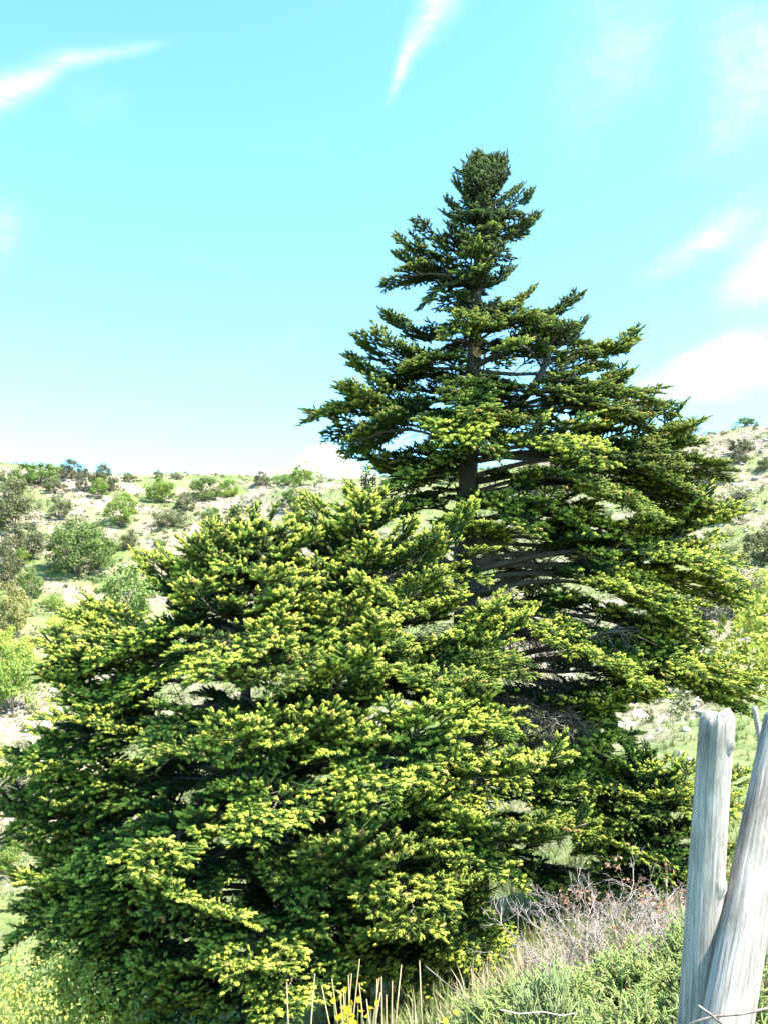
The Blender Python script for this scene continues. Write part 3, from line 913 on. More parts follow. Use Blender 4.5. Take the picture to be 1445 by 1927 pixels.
SHRUBS = {
    'round': [shrub_meshes(100 + k, 0.80, 46, 120, 0.030) for k in range(4)],
    'low': [shrub_meshes(200 + k, 0.58, 42, 110, 0.029) for k in range(4)],
    'tall': [shrub_meshes(300 + k, 1.15, 52, 115, 0.031, True) for k in range(3)],
    'thin': [shrub_meshes(400 + k, 1.05, 34, 22, 0.034, True, 1.15) for k in range(2)],
    'fine': [shrub_meshes(600, 0.80, 170, 130, 0.0135, up=1.6)],
    'big': [shrub_meshes(500 + k, 0.80, 120, 110, 0.022) for k in range(2)],
}
UNIT_H = {k: max(v.co.z for v in SHRUBS[k][0][0].vertices) for k in SHRUBS}
rs = random.Random(77)
def shrub(u, v, wpx, hpx, shape, mat, label, name='shrub', cat='shrub', group=None, sink=0.0, Y=None):
    if Y is None:
        p = hit(u, v)
    else:
        p = at(u, v, Y)
        p.z = gz(p.x, p.y)
    k = p.y / F_PX
    t = link(name, None, None, p - Vector((0, 0, sink * hpx * k)))
    tag(t, label, cat, group)
    t.rotation_euler.z = rs.uniform(0, 6.28)
    c_me, s_me = rs.choice(SHRUBS[shape])
    sc = (wpx * k * 1.1, wpx * k * 1.1, hpx * k / UNIT_H[shape] * 1.06)
    c = link('crown', c_me, t); c.scale = sc
    c.material_slots[0].link = 'OBJECT'
    c.material_slots[0].material = mat
    s = link('stem', s_me, t); s.scale = sc
    return t

D_, G_, L_, M_, O_, B_ = M_DARKLEAF, M_GREYLEAF, M_LIGHTLEAF, M_MIDLEAF, M_OLIVELEAF, M_BRIGHTLEAF
GL, GR = 'shrubs on the left hillside', 'shrubs on the right hillside'
for row in [
    (70, 912, 95, 46, 'round', M_, 'green leafy shrub on the skyline at the far left, in front of a dark one'),
    (135, 903, 62, 36, 'round', D_, 'dark shrub on the skyline just right of the leftmost green skyline shrub'),
    (103, 930, 50, 30, 'low', D_, 'small dark shrub just below the leftmost green skyline shrub'),
    (196, 928, 62, 52, 'round', D_, 'tall dark rounded shrub on the left skyline with a small lime bush before it'),
    (186, 940, 38, 38, 'tall', L_, 'small lime green bush in front of the tall dark skyline shrub'),
    (155, 928, 26, 36, 'tall', G_, 'narrow grey green bush between two dark shrubs under the left skyline'),
    (243, 908, 34, 20, 'low', D_, 'flat dark shrub on the skyline right of the tall dark one'),
    (297, 900, 22, 15, 'round', D_, 'tiny dark shrub alone on the left skyline, above a lime round bush'),
    (332, 902, 28, 14, 'low', G_, 'tiny flat grey shrub on the skyline left of the twin green bushes'),
    (302, 944, 68, 44, 'round', L_, 'lime green round bush below the tiny dark skyline shrub'),
    (384, 942, 66, 48, 'round', M_, 'left and larger of the twin green bushes near the skyline'),
    (430, 936, 44, 38, 'round', L_, 'right and paler of the twin green bushes near the skyline'),
    (350, 962, 42, 32, 'round', D_, 'dark shrub at the foot of the twin green bushes'),
    (110, 978, 48, 48, 'round', D_, 'dark round shrub alone on bare pale soil at the left'),
    (224, 992, 68, 66, 'tall', L_, 'bright lime upright bush in the middle of the left hillside'),
    (322, 992, 70, 42, 'low', D_, 'dark dome-shaped shrub right of the bright lime upright bush'),
    (398, 982, 38, 30, 'low', M_, 'low green bush just above the left fir top'),
    (492, 914, 32, 26, 'round', D_, 'small dark round shrub on the skyline above the left fir'),
    (150, 1080, 138, 108, 'big', M_, 'largest round green bush in the middle of the left hillside'),
    (245, 1036, 40, 34, 'round', D_, 'small dark shrub just right of the largest round green bush'),
    (28, 1000, 95, 74, 'round', D_, 'wide brown green shrub at the left picture edge, the upper middle of its row'),
    (15, 945, 66, 58, 'round', D_, 'brown green shrub highest on the left picture edge'),
    (42, 1052, 84, 66, 'round', D_, 'dark brown shrub touching the left side of the largest round green bush'),
    (52, 1125, 56, 54, 'round', M_, 'bushy green shrub below the dark brown ones at the left edge'),
    (5, 1112, 66, 90, 'round', D_, 'brown evergreen shrub cut by the left picture edge beside a green one'),
    (42, 1068, 34, 36, 'tall', L_, 'slim light green bush among the dark brown shrubs at the left edge'),
    (12, 1215, 90, 112, 'tall', O_, 'yellow olive tree-like bush at the left edge above the valley'),
    (538, 914, 52, 26, 'low', M_, 'flat green shrub on the skyline left of the sparse pale tree'),
    (567, 914, 46, 38, 'round', L_, 'light green round bush on the skyline beside the sparse pale tree'),
    (560, 956, 80, 38, 'low', M_, 'green shrub half hidden behind the top of the middle fir'),
    (236, 1165, 120, 92, 'round', M_, 'soft green bush half hidden behind the left shoulder of the left fir'),
    (130, 1195, 95, 46, 'low', B_, 'bright green low bush behind the left fir, under the soft green one'),
    (215, 1040, 26, 20, 'low', M_, 'tiny green shrub at the right foot of the largest round green bush'),
    (25, 1345, 95, 118, 'round', L_, 'bright green bush on the valley floor at the left edge'),
    (15, 1270, 95, 80, 'round', B_, 'pale lime bush behind the bright green one on the valley floor'),
    (100, 1150, 40, 34, 'low', L_, 'small light green bush on the slope below the largest round bush'),
    (165, 1145, 34, 22, 'low', G_, 'small grey shrub on the bare slope below the largest round bush'),
    (450, 968, 40, 18, 'low', G_, 'low grey shrub on the pale slope right of the twin green bushes'),
    (60, 1500, 120, 60, 'low', G_, 'pale grey green scrub on the valley slope behind the long left boughs'),
    (20, 1650, 70, 60, 'round', L_, 'light green bush at the left edge below the long dark left bough'),
    (35, 1600, 60, 40, 'low', G_, 'dull grey green scrub at the left edge above a light green bush'),
    (300, 1030, 26, 16, 'low', M_, 'tiny low shrub by the bare pale soil right of the small dark shrub'),
]:
    shrub(*row[:6], row[6], group=GL)
shrub(605, 908, 28, 34, 'thin', O_, 'sparse pale little tree standing alone on the skyline', 'small_tree', 'tree')
for row in [
    (1288, 800, 40, 24, 'thin', L_, 'small green bush sticking up on the right skyline above a dark shrub'),
    (1402, 800, 46, 18, 'low', M_, 'flat grey green bush on the skyline at the far right'),
    (1112, 812, 78, 48, 'round', L_, 'light green bush on the skyline seen through the tall fir boughs'),
    (1288, 832, 62, 38, 'round', D_, 'dark shrub under the small skyline bush, behind a fir bough'),
    (1394, 852, 56, 28, 'low', D_, 'wide dark shrub high on the right stony slope'),
    (1389, 874, 34, 26, 'round', D_, 'small dark round shrub just below the wide dark one'),
    (1338, 908, 78, 36, 'low', G_, 'grey brown flat shrub beside the fir bough tips on the right slope'),
    (1440, 890, 34, 26, 'round', D_, 'dark shrub cut by the right picture edge, high on the slope'),
    (1390, 943, 34, 16, 'low', G_, 'tiny grey shrub among pale rocks on the right slope'),
    (1374, 984, 64, 42, 'round', D_, 'dark grey shrub among white rocks in the middle of the right slope'),
    (1245, 1030, 130, 78, 'big', B_, 'vivid lime green bush glowing behind the right fir boughs'),
    (1435, 1060, 80, 62, 'round', D_, 'dark brown shrub at the right edge above the olive bush'),
    (1405, 1125, 120, 96, 'thin', O_, 'thin olive bush with bare twigs at the right edge'),
    (1330, 1175, 110, 66, 'low', G_, 'grey green shrub at the tips of the drooping right fir boughs'),
    (1425, 1160, 90, 70, 'low', O_, 'yellow olive low bush under the thin twiggy one'),
    (855, 908, 110, 62, 'round', L_, 'light green bush seen left of the tall fir trunk'),
    (1010, 930, 80, 40, 'low', G_, 'grey bush behind the tall fir, right of its trunk'),
    (1415, 1300, 30, 18, 'low', G_, 'small grey shrub on the green meadow at the right'),
    (1230, 1180, 130, 70, 'round', M_, 'mid green bush in the dip behind the right fir boughs'),
]:
    shrub(*row[:6], row[6], group=GR)
# leafy bushes on the near left slope
shrub(70, 2150, 390, 450, 'fine', M_BRIGHTLEAF, 'large yellow lime bush filling the lower left corner', Y=5.7, group='leafy bushes on the near slope')
shrub(300, 1960, 190, 170, 'round', M_MIDLEAF, 'pale green bush low in the gap under the left fir', Y=9.8, group='leafy bushes on the near slope')

# ------------------------------------------------------------------ stones
def stone_mesh(seed):
    rng = np.random.default_rng(seed)
    import bmesh
    bm = bmesh.new()
    bmesh.ops.create_icosphere(bm, subdivisions=2, radius=0.5)
    ns = norm(rng.standard_normal((7, 3)))
    for v in bm.verts:
        d = np.array(v.co.normalized())
        k = 0.5
        for q in ns:
            c = float(d @ q)
            if c > 0.45: k = min(k, 0.5 * 0.62 / c)
        v.co = Vector(d * k * (1 + rng.normal(0, 0.03))) * 1.0
        v.co.z *= 0.7
    me = bpy.data.meshes.new('rock')
    bm.to_mesh(me); bm.free()
    me.materials.append(M_ROCK)
    return me
m, nd, lk, b = principled('limestone', 0.9)
f = noise(nd, lk, 3.5, 7, 0.65)
lk.new(ramp(nd, lk, f, [(0.3, (0.22, 0.205, 0.18)), (0.55, (0.40, 0.375, 0.34)), (0.8, (0.54, 0.52, 0.49))]), b.inputs['Base Color'])
M_ROCK = m
ROCKS = [stone_mesh(k) for k in range(5)]
rk = random.Random(12)
def rock(u, v, wpx, label, group):
    p = hit(u, v)
    w = wpx * p.y / F_PX
    o = link('rock', rk.choice(ROCKS), None, p + Vector((0, 0, 0.02 * w)))
    o.scale = (w, w * rk.uniform(0.7, 1), w * rk.uniform(0.6, 1.1))
    o.rotation_euler = (rk.uniform(-.3, .3), rk.uniform(-.3, .3), rk.uniform(0, 6))
    tag(o, label, 'rock', group)
for u, v, w in [(1340, 930, 22), (1315, 945, 18), (1360, 960, 22), (1335, 985, 24), (1350, 990, 18), (1400, 960, 18), (1420, 905, 18), (1430, 850, 14), (1365, 905, 16), (1380, 915, 14), (1410, 925, 16), (1330, 1005, 18),
                (1425, 965, 14), (1345, 945, 16), (1440, 830, 12), (1325, 965, 18)]:
    rock(u, v, w, 'pale limestone rock among the white rocks of the right stony hillside', 'rocks on the right hillside')
for u, v, w in [(285, 1022, 20), (300, 1030, 16), (325, 1028, 18), (310, 1045, 14), (205, 1060, 12), (90, 1090, 12), (470, 945, 12)]:
    rock(u, v, w, 'pale limestone rock in the bare patches of the left hillside', 'rocks on the left hillside')
for u, v, w in [(1335, 1210, 26), (1258, 1318, 24), (1292, 1375, 22), (1240, 1375, 16), (1280, 1420, 16), (1295, 1430, 14), (1310, 1330, 16), (1275, 1350, 12), (1395, 1345, 14)]:
    rock(u, v, w, 'whitish stone lying in the green grass of the right meadow', 'stones in the meadow')
rock(1328, 1345, 46, 'broad flat white stone in the meadow just above the upright fence post', 'stones in the meadow')

def scatter_xy(n, d0, d1, rng, half=0.55, power=1.0):
    d = d0 * (d1 / d0) ** (rng.random(n) ** power)
    a = rng.uniform(-half, half, n)
    return np.sin(a) * d, np.cos(a) * d, d

rng = np.random.default_rng(9)
def scree(n):
    x, y, d = scatter_xy(n, 22, 95, rng, 0.5, 0.6)
    v = veg(x, y)
    k = rng.random(n) > v * 1.05
    x, y, d = x[k], y[k], d[k]
    n = len(x)
    z = ground_z(x, y)
    s = rng.uniform(0.04, 0.14, n) * (1 + 1.4 * (rng.random(n) < 0.06))
    base = np.array([[1, 0, 0], [0, 1, 0], [-1, 0, 0], [0, -1, 0], [0, 0, 0.75], [0.4, 0.3, 0.6]])
    f = np.array([[0, 1, 5], [1, 4, 5], [1, 2, 4], [2, 3, 4], [3, 0, 4], [0, 5, 4]])
    th = rng.uniform(0, 6.28, n)
    B = np.repeat(base[None], n, 0) * (1 + rng.normal(0, 0.22, (n, 6, 3))) * s[:, None, None]
    c, sn = np.cos(th)[:, None], np.sin(th)[:, None]
    Vx = B[..., 0] * c - B[..., 1] * sn + x[:, None]
    Vy = B[..., 0] * sn + B[..., 1] * c + y[:, None]
    Vz = B[..., 2] + z[:, None] - 0.02
    V = np.stack([Vx, Vy, Vz], -1).reshape(-1, 3)
    F = (np.arange(n)[:, None, None] * 6 + f[None]).reshape(-1, 3)
    tag(link('scree', mesh_np('scree', V, F, None, [M_ROCK])), kind='stuff')
scree(10000)

def tufts(name, x, y, h, blades, mat, tone, w=0.012, lean=0.6, kindtag='stuff'):
    n = len(x)
    z = ground_z(x, y)
    N = n * blades
    i = np.repeat(np.arange(n), blades)
    a = rng.uniform(0, 6.28, N)
    hh = h[i] * rng.uniform(0.5, 1.15, N)
    out = np.stack([np.cos(a), np.sin(a), np.zeros(N)], -1)
    sd = np.stack([-np.sin(a), np.cos(a), np.zeros(N)], -1)
    P = np.stack([x, y, z - 0.01], -1)[i] + out * (h[i] * 0.22 * rng.random(N))[:, None]
    ln = rng.random(N) * lean
    top = P + out * (hh * ln)[:, None] + np.array([0, 0, 1.0]) * (hh * np.sqrt(np.clip(1 - ln ** 2, 0.1, 1)))[:, None]
    midp = P * 0.5 + top * 0.5 + np.array([0, 0, 1.0]) * (hh * 0.12)[:, None]
    ww = (w * hh / 0.2)[:, None]
    V = np.stack([P - sd * ww, P + sd * ww, midp + sd * ww * 0.7, midp - sd * ww * 0.7, top], 1).reshape(-1, 3)
    q = np.arange(N)[:, None] * 5
    F = np.concatenate([q + np.array([[0, 1, 2]]), q + np.array([[0, 2, 3]]), q + np.array([[3, 2, 4]])])
    A = np.repeat(np.clip(tone[i] + rng.normal(0, 0.12, N), 0, 1), 5)
    o = link(name, mesh_np(name, V, F, {'tip': A}, [mat]))
    tag(o, kind=kindtag)
    return o

x, y, d = scatter_xy(24000, 11, 95, rng, 0.5, 0.62)
tone = np.clip(0.75 - veg(x, y) * 0.6 + rng.normal(0, 0.15, len(x)), 0, 1)
tufts('grass', x, y, rng.uniform(0.07, 0.22, len(x)), 8, M_GRASS, tone, 0.010, 0.9)
x, y, d = scatter_xy(9000, 1.6, 12, rng, 0.7, 0.8)
tufts('meadow_grass', x, y, rng.uniform(0.08, 0.30, len(x)), 9, M_GRASS, np.clip(rng.normal(0.45, 0.3, len(x)), 0, 1), 0.006, 0.8)
# knee-high heath cushions far away: read as one ground cover
def cushions(n):
    x, y, d = scatter_xy(n, 24, 92, rng, 0.5, 0.6)
    k = fbm(x / 6, y / 6, 123) > 0.46
    x, y = x[k], y[k]
    z = ground_z(x, y)
    n = len(x)
    C = np.stack([x, y, z + 0.08], -1)
    V, F, A = leaf_cloud(C, rng.uniform(0.15, 0.42, n), 26, 0.11, rng, 0.4, 0.6)
    A = np.clip(A + np.repeat(rng.normal(0, 0.2, n), 26 * 4), 0, 1)
    m_ = leaf_mat('heath_leaves', [(0.0, (0.09, 0.11, 0.04)), (0.5, (0.17, 0.19, 0.08)), (1.0, (0.30, 0.26, 0.16))], 0.15)
    tag(link('heath', mesh_np('heath', V, F, {'tip': A}, [m_])), kind='stuff')
cushions(5200)

# ------------------------------------------------------------------ near right: prickly shrubs, dead brush, broom
def sprig_shrub(seed, n, rad, h, mat, l=(0.04, 0.09), nl=0.013, tipv=(0.1, 0.75), upw=0.9, needles=16):
    rng = np.random.default_rng(seed)
    # stems fan out and carry sprigs towards their ends
    P, D = [], []
    bf = Buf()
    for k in range(n // 14):
        a, e = rng.uniform(0, 6.28), rng.uniform(0.25, 1.0)
        tip = np.array([math.cos(a) * rad * math.sqrt(1 - e * e * 0.8) * rng.uniform(.5, 1), math.sin(a) * rad * math.sqrt(1 - e * e * 0.8) * rng.uniform(.5, 1), h * e * rng.uniform(0.75, 1.1)])
        b0 = tip * np.array([0.25, 0.25, 0]) + rng.normal(0, 0.02, 3) * np.array([1, 1, 0])
        md = b0 * 0.45 + tip * 0.55 + np.array([0, 0, 0.04])
        bf.add(*tube([b0, md, tip], [0.005, 0.0035, 0.0015], 3, cap=False))
        for q in range(14):
            s = rng.uniform(0.45, 1.0)
            p = (b0 * (1 - s) + md * s) if s < 0.5 else (md * (2 - 2 * s) + tip * (2 * s - 1))
            P.append(p + rng.normal(0, 0.015, 3))
            D.append((tip - b0) / np.linalg.norm(tip - b0) * 0.7 + rng.normal(0, 0.55, 3) + np.array([0, 0, upw * 0.6]))
    P, D = np.array(P), np.array(D)
    S = len(P)
    T = np.clip(rng.uniform(*tipv, S) + 0.3 * (rng.random(S) < 0.03), 0, 1)
    V, F, A = build_shoots(P, D, rng.uniform(*l, S), np.full(S, nl) * rng.uniform(.8, 1.3, S), T, needles, rng, 0.003, 0.0045)
    return mesh_np('foliage', V, F, {'tip': np.clip(A, 0, 1)}, [mat]), bf.mesh('stem', [M_STEM])
JUN = [sprig_shrub(900 + k, 2300, 0.42, 0.40, M_JUNIPER, (0.022, 0.06), 0.010, upw=0.4) for k in range(4)]
def near_shrub(u, v, Y, s, hs, label, group='prickly shrubs on the near bank', meshes=JUN, name='prickly_shrub', cat='shrub'):
    p = at(u, v, Y)
    p.z = gz(p.x, p.y) - 0.02
    t = link(name, None, None, p)
    tag(t, label, cat, group)
    t.rotation_euler.z = rs.uniform(0, 6.28)
    f_, s_ = rs.choice(meshes)
    a = link('foliage', f_, t); a.scale = (s, s, hs)
    b = link('stem', s_, t); b.scale = (s, s, hs)
    return t
for row in [
    (1225, 1900, 3.3, 1.15, 0.90, 'green prickly shrub against the foot of the upright fence post'),
    (1110, 1930, 3.2, 1.1, 0.74, 'prickly shrub at the bottom edge left of the posts, second from the upright post'),
    (985, 1960, 3.2, 1.0, 0.58, 'low prickly shrub at the bottom edge just right of the yellow flowers'),
    (1180, 1830, 4.2, 1.2, 0.75, 'prickly shrub below the white dead brush'),
    (1060, 1850, 4.4, 1.15, 0.59, 'pale prickly shrub between the dry grass and the dead brush'),
    (1270, 1800, 4.3, 1.2, 0.84, 'tallest prickly shrub, touching the upright post half way up its foot'),
    (960, 1880, 4.5, 1.0, 0.62, 'prickly shrub below the lowest boughs of the middle fir'),
    (1420, 1760, 3.8, 1.2, 1.01, 'green prickly shrub seen right of the leaning post'),
    (1440, 1900, 3.0, 1.0, 0.70, 'prickly shrub at the lower right corner behind the leaning post'),
    (1345, 1760, 4.4, 1.0, 1.01, 'prickly shrub in the gap between the two posts'),
    (880, 1910, 4.0, 0.9, 0.55, 'small prickly shrub behind the dry stalks at their right end'),
]:
    near_shrub(*row[:5], row[5])
BRM = [sprig_shrub(950 + k, 420, 0.20, 0.42, M_BROOM, (0.06, 0.14), 0.005, (0.2, 0.9), 1.4, 10) for k in range(2)]
near_shrub(1030, 1840, 4.0, 1.0, 1.0, 'upright green broom with thin stems beside the dry grass', 'broom plants', BRM, 'broom', 'plant')
near_shrub(1105, 1905, 3.0, 0.8, 0.8, 'bright green broom tuft near the bottom edge', 'broom plants', BRM, 'broom', 'plant')

def dead_brush(seed, n, rad, h):
    rng = np.random.default_rng(seed)
    bf = Buf()
    def grow(p, d, l, r, k):
        q = p + d * l
        m_ = (p + q) / 2 + rng.normal(0, l * 0.08, 3)
        bf.add(*tube([p, m_, q], [r, r * 0.85, r * 0.7], 3, cap=False))
        if k == 0: return
        for _ in range(rng.integers(2, 4)):
            d2 = d + rng.normal(0, 0.55, 3) + np.array([0, 0, 0.06])
            grow(m_ if rng.random() < 0.3 else q, d2 / np.linalg.norm(d2), l * rng.uniform(0.5, 0.82), r * 0.70, k - 1)
    for _ in range(n):
        a = rng.uniform(0, 6.28)
        d = np.array([math.cos(a) * rng.uniform(.3, 1.1), math.sin(a) * rng.uniform(.3, 1.1), rng.uniform(0.35, 1.0)])
        grow(np.array([math.cos(a) * rad * 0.2, math.sin(a) * rad * .2, 0.0]), d / np.linalg.norm(d), h * 0.40, 0.0052, 5)
    return bf.mesh('twigs', [M_DEADWOOD])
brush_me = [dead_brush(5 + k, 17, 0.45, 0.5) for k in range(2)]
def brush(u, v, Y, s, label, leaves=0):
    p = at(u, v, Y)
    p.z = gz(p.x, p.y) - 0.02
    t = link('dead_brush', None, None, p)
    tag(t, label, 'dead shrub', 'dead brush on the near bank')
    t.rotation_euler.z = rs.uniform(0, 6)
    a = link('twigs', rs.choice(brush_me), t); a.scale = (s, s, s)
    if leaves:
        C = np.array([[rs.uniform(-.35, .35) * s, rs.uniform(-.35, .35) * s, rs.uniform(0.16, 0.50) * s] for _ in range(leaves)])
        V, F, A = leaf_cloud(C, np.full(leaves, 0.07), 20, 0.022, rng)
        link('rusty_leaves', mesh_np('rusty_leaves', V, F, {'tip': A}, [M_RUSTLEAF]), t)
brush(1130, 1745, 4.8, 1.2, 'tangle of bleached white dead twigs beyond the prickly shrubs')
brush(1225, 1720, 5.0, 1.3, 'dead brush with rust red dried leaves under the young fir', 24)
brush(1285, 1690, 5.6, 1.0, 'small grey dead brush close behind the upright post', 5)
brush(1060, 1800, 4.8, 0.7, 'low grey dead twigs among the dry grass by the fir boughs')
brush(1250, 1790, 4.6, 0.6, 'small dead brush with few rusty leaves inside the green shrubs', 4)

# dry grass patches
def dry_clump(u, v, Y, n, spread, h, label):
    p = at(u, v, Y)
    xx = p.x + rng.normal(0, spread, n)
    yy = p.y + rng.normal(0, spread, n)
    o = tufts('dry_grass', xx, yy, rng.uniform(h * .6, h, n), 14, M_STRAW, rng.random(n), 0.0035, 0.85)
    return o
dry_clump(1010, 1745, 5.6, 60, 0.30, 0.32, '')
dry_clump(950, 1800, 5.0, 34, 0.25, 0.28, '')
dry_clump(1080, 1760, 5.0, 30, 0.3, 0.24, '')
dry_clump(900, 1900, 3.4, 40, 0.25, 0.25, '')
dry_clump(740, 1960, 3.0, 24, 0.22, 0.3, '')

# ------------------------------------------------------------------ tall dry stalks, flowers
def stalks(pairs, label):
    c = at(690, 1960, 2.9)
    g = gz(c.x, c.y)
    t = link('dry_stalk_clump', None, None, (c.x, c.y, g))
    tag(t, label, 'dry plant')
    for (u0, u1, v1, Y) in pairs:
        u0 = 690 + (u1 - 690) * rs.uniform(0.45, 0.85); b0 = at(u0, 1980, Y); b0.z = gz(b0.x, b0.y) - 0.02
        top = at(u1, v1, Y)
        md = b0.lerp(top, 0.55) + Vector((rs.uniform(-.05, .05), rs.uniform(-.04, .04), 0))
        ps = [b0, b0.lerp(md, .5), md, md.lerp(top, .5), top]
        bf = Buf()
        bf.add(*tube([np.array(q - t.location) for q in ps], [0.0044, 0.004, 0.0034, 0.0028, 0.0016], 6))
        link('stalk', bf.mesh('stalk', [M_STALK]), t)
stalks([(590, 540, 1848, 2.9), (612, 593, 1832, 2.8), (625, 606, 1855, 2.9), (640, 625, 1842, 3.0), (650, 647, 1860, 2.8), (664, 656, 1835, 2.9), (668, 662, 1832, 3.0), (645, 640, 1872, 2.7), (700, 677, 1805, 2.9),
        (706, 710, 1842, 2.8), (712, 714, 1840, 3.0), (718, 718, 1838, 2.7), (722, 716, 1868, 2.9), (765, 755, 1816, 2.9), (768, 738, 1846, 2.8), (775, 789, 1808, 3.0), (724, 727, 1872, 2.8), (678, 676, 1850, 2.8), (695, 690, 1880, 2.7)],
       'clump of tall bare brown stalks at the bottom edge before the dark fir foot')

def flower_plant(u, v, Y, n, label):
    c = at(u, v, Y)
    g = gz(c.x, c.y)
    t = link('yellow_flower_plant', None, None, (c.x, c.y, g))
    tag(t, label, 'flower', 'yellow flowers')
    r = np.random.default_rng(int(u))
    bf = Buf()
    ctr = np.array(c) - np.array(t.location)
    for k in range(n):
        e = ctr + r.normal(0, 1, 3) * np.array([0.022, 0.02, 0.030])
        bf.add(*tube([np.array([0, 0, -0.02]) + r.normal(0, 0.01, 3) * np.array([1, 1, 0]), e * 0.5 + r.normal(0, 0.01, 3), e], [0.0025, 0.002, 0.0012], 4))
        fb = Buf()
        ax = norm(r.normal(0, 1, 3) + np.array([0, -0.5, 0.7]))
        a = norm(np.cross(ax, r.normal(0, 1, 3))); b2 = np.cross(ax, a)
        for q in range(5):
            th_ = q * 1.2566 + r.normal(0, .1)
            dr = a * math.cos(th_) + b2 * math.sin(th_)
            sd = np.cross(ax, dr)
            s = 0.0105 * r.uniform(.85, 1.2)
            fb.add([e, e + dr * s * .55 + sd * s * .5 + ax * s * .25, e + dr * s + ax * s * .55, e + dr * s * .55 - sd * s * .5 + ax * s * .25, e + dr * s * 0.5 + ax * s * 0.1],
                   [(0, 1, 4), (1, 2, 4), (2, 3, 4), (3, 0, 4)], r.random())
        link('blossom', fb.mesh('blossom', [M_PETAL]), t)
    link('stem', bf.mesh('stem', [M_BROOM]), t)
flower_plant(658, 1908, 2.8, 26, 'bright yellow blossoms among the brown stalks at the bottom edge')
flower_plant(690, 1910, 2.75, 5, 'few small yellow blossoms right of the bigger yellow cluster')
flower_plant(842, 1917, 2.9, 4, 'single yellow bloom among green shrubs right of the stalks')

def rod(name, pts, r0, r1, mat, label, cat, sides=7, wob=0.05):
    P = [at(*p) for p in pts]
    b0 = P[0].copy()
    q = np.linspace(0, len(P) - 1, 5 * len(P))
    A = np.array([np.array(p - b0) for p in P])
    P2 = np.stack([np.interp(q, range(len(P)), A[:, i]) for i in range(3)], -1)
    bf = Buf()
    bf.add(*tube(P2, np.linspace(r0, r1, len(P2)), sides, True, wob, rng))
    return tag(link(name, bf.mesh(name, [mat], True), None, b0), label, cat)
rod('fallen_stick', [(940, 1900, 2.75), (975, 1908, 2.75), (1020, 1904, 2.78), (1055, 1911, 2.8), (1085, 1907, 2.8)], 0.0023, 0.0014, M_STRAW_WOOD, 'bleached white dead stem lying across the shrubs at the bottom edge', 'twig')
rod('fallen_stick', [(800, 1818, 3.2), (850, 1860, 3.1), (905, 1900, 3.0)], 0.0022, 0.0015, M_STEM, 'thin grey dead stem slanting down right of the brown stalks', 'twig')

# ------------------------------------------------------------------ leafy oak reaching in from the right
def oak():
    DO = 9.5
    c = at(1520, 1230, DO)
    g = gz(c.x, c.y)
    t = link('oak_tree', None, None, (c.x, c.y, g))
    tag(t, 'young oak with lime spring leaves and a pale branch reaching in from the right edge', 'tree')
    b = Vector((c.x, c.y, g))
    r = np.random.default_rng(4)
    bf = Buf()
    bf.add(*tube([(0, 0, -.05), (0.02, 0, 0.5), np.array(at(1530, 1150, DO) - b), np.array(at(1515, 1080, DO) - b)], [0.07, 0.06, 0.045, 0.02], 8, True, .04, r))
    link('trunk', bf.mesh('trunk', [M_STEM], True), t)
    ends = []
    for pts in [[(1525, 1170, DO), (1450, 1194, DO - .4), (1410, 1200, DO - .5), (1376, 1214, DO - .6)], [(1525, 1190, DO), (1465, 1230, DO - .3), (1425, 1255, DO - .3)],
                [(1525, 1130, DO), (1470, 1150, DO), (1430, 1160, DO)], [(1525, 1160, DO), (1500, 1230, DO - .8), (1440, 1270, DO - .9)], [(1525, 1140, DO), (1450, 1130, DO + .4), (1400, 1165, DO + .4)],
                [(1525, 1180, DO), (1600, 1170, DO), (1660, 1200, DO)], [(1520, 1110, DO), (1560, 1060, DO + .3), (1600, 1050, DO + .4)]]:
        P = np.array([np.array(at(*p) - b) for p in pts])
        bb = Buf()
        q = np.linspace(0, len(P) - 1, 10)
        P2 = np.stack([np.interp(q, range(len(P)), P[:, i]) for i in range(3)], -1) + r.normal(0, 0.012, (10, 3))
        bb.add(*tube(P2, np.linspace(0.026, 0.007, 10), 6, True, .05, r))
        link('branch', bb.mesh('branch', [M_DEADWOOD], True), t)
        for p in P2[3:]:
            for _ in range(6):
                ends.append(p + r.normal(0, 1, 3) * np.array([0.14, 0.2, 0.13]))
    C = np.array(ends)
    V, F, A = leaf_cloud(C, np.full(len(C), 0.07), 16, 0.06, r)
    link('leaves', mesh_np('leaves', V, F, {'tip': A}, [M_BRIGHTLEAF]), t)
oak()

# ------------------------------------------------------------------ fence posts and wire
m, nd, lk, b = principled('weathered_wood', 0.85)
g1 = noise(nd, lk, 62, 8, 0.72, (1, 1, 0.05))
g2 = noise(nd, lk, 11, 6, 0.65, (1, 1, 0.25))
g3 = noise(nd, lk, 190, 4, 0.65, (1, 1, 0.04))
c = ramp(nd, lk, g1, [(0.32, (0.13, 0.115, 0.10)), (0.46, (0.31, 0.28, 0.25)), (0.64, (0.46, 0.415, 0.375))])
c = mixc(nd, lk, 0.55, c, ramp(nd, lk, g2, [(0.36, (0.17, 0.145, 0.12)), (0.58, (0.46, 0.415, 0.37))]))
c = mixc(nd, lk, 0.35, c, ramp(nd, lk, g3, [(0.42, (0.06, 0.05, 0.045)), (0.56, (0.50, 0.46, 0.42))]))
g4 = noise(nd, lk, 7, 6, 0.7, (1, 1, 0.5))
c = mixc(nd, lk, 0.8, c, ramp(nd, lk, g4, [(0.34, (0.42, 0.39, 0.36)), (0.52, (0.95, 0.94, 0.93)), (0.7, (1.0, 0.97, 0.93))]), 'MULTIPLY')
lk.new(c, b.inputs['Base Color'])
bp = nd.new('ShaderNodeBump'); bp.inputs['Strength'].default_value = 0.8; bp.inputs['Distance'].default_value = 0.006
lk.new(g1, bp.inputs['Height']); lk.new(bp.outputs[0], b.inputs['Normal'])
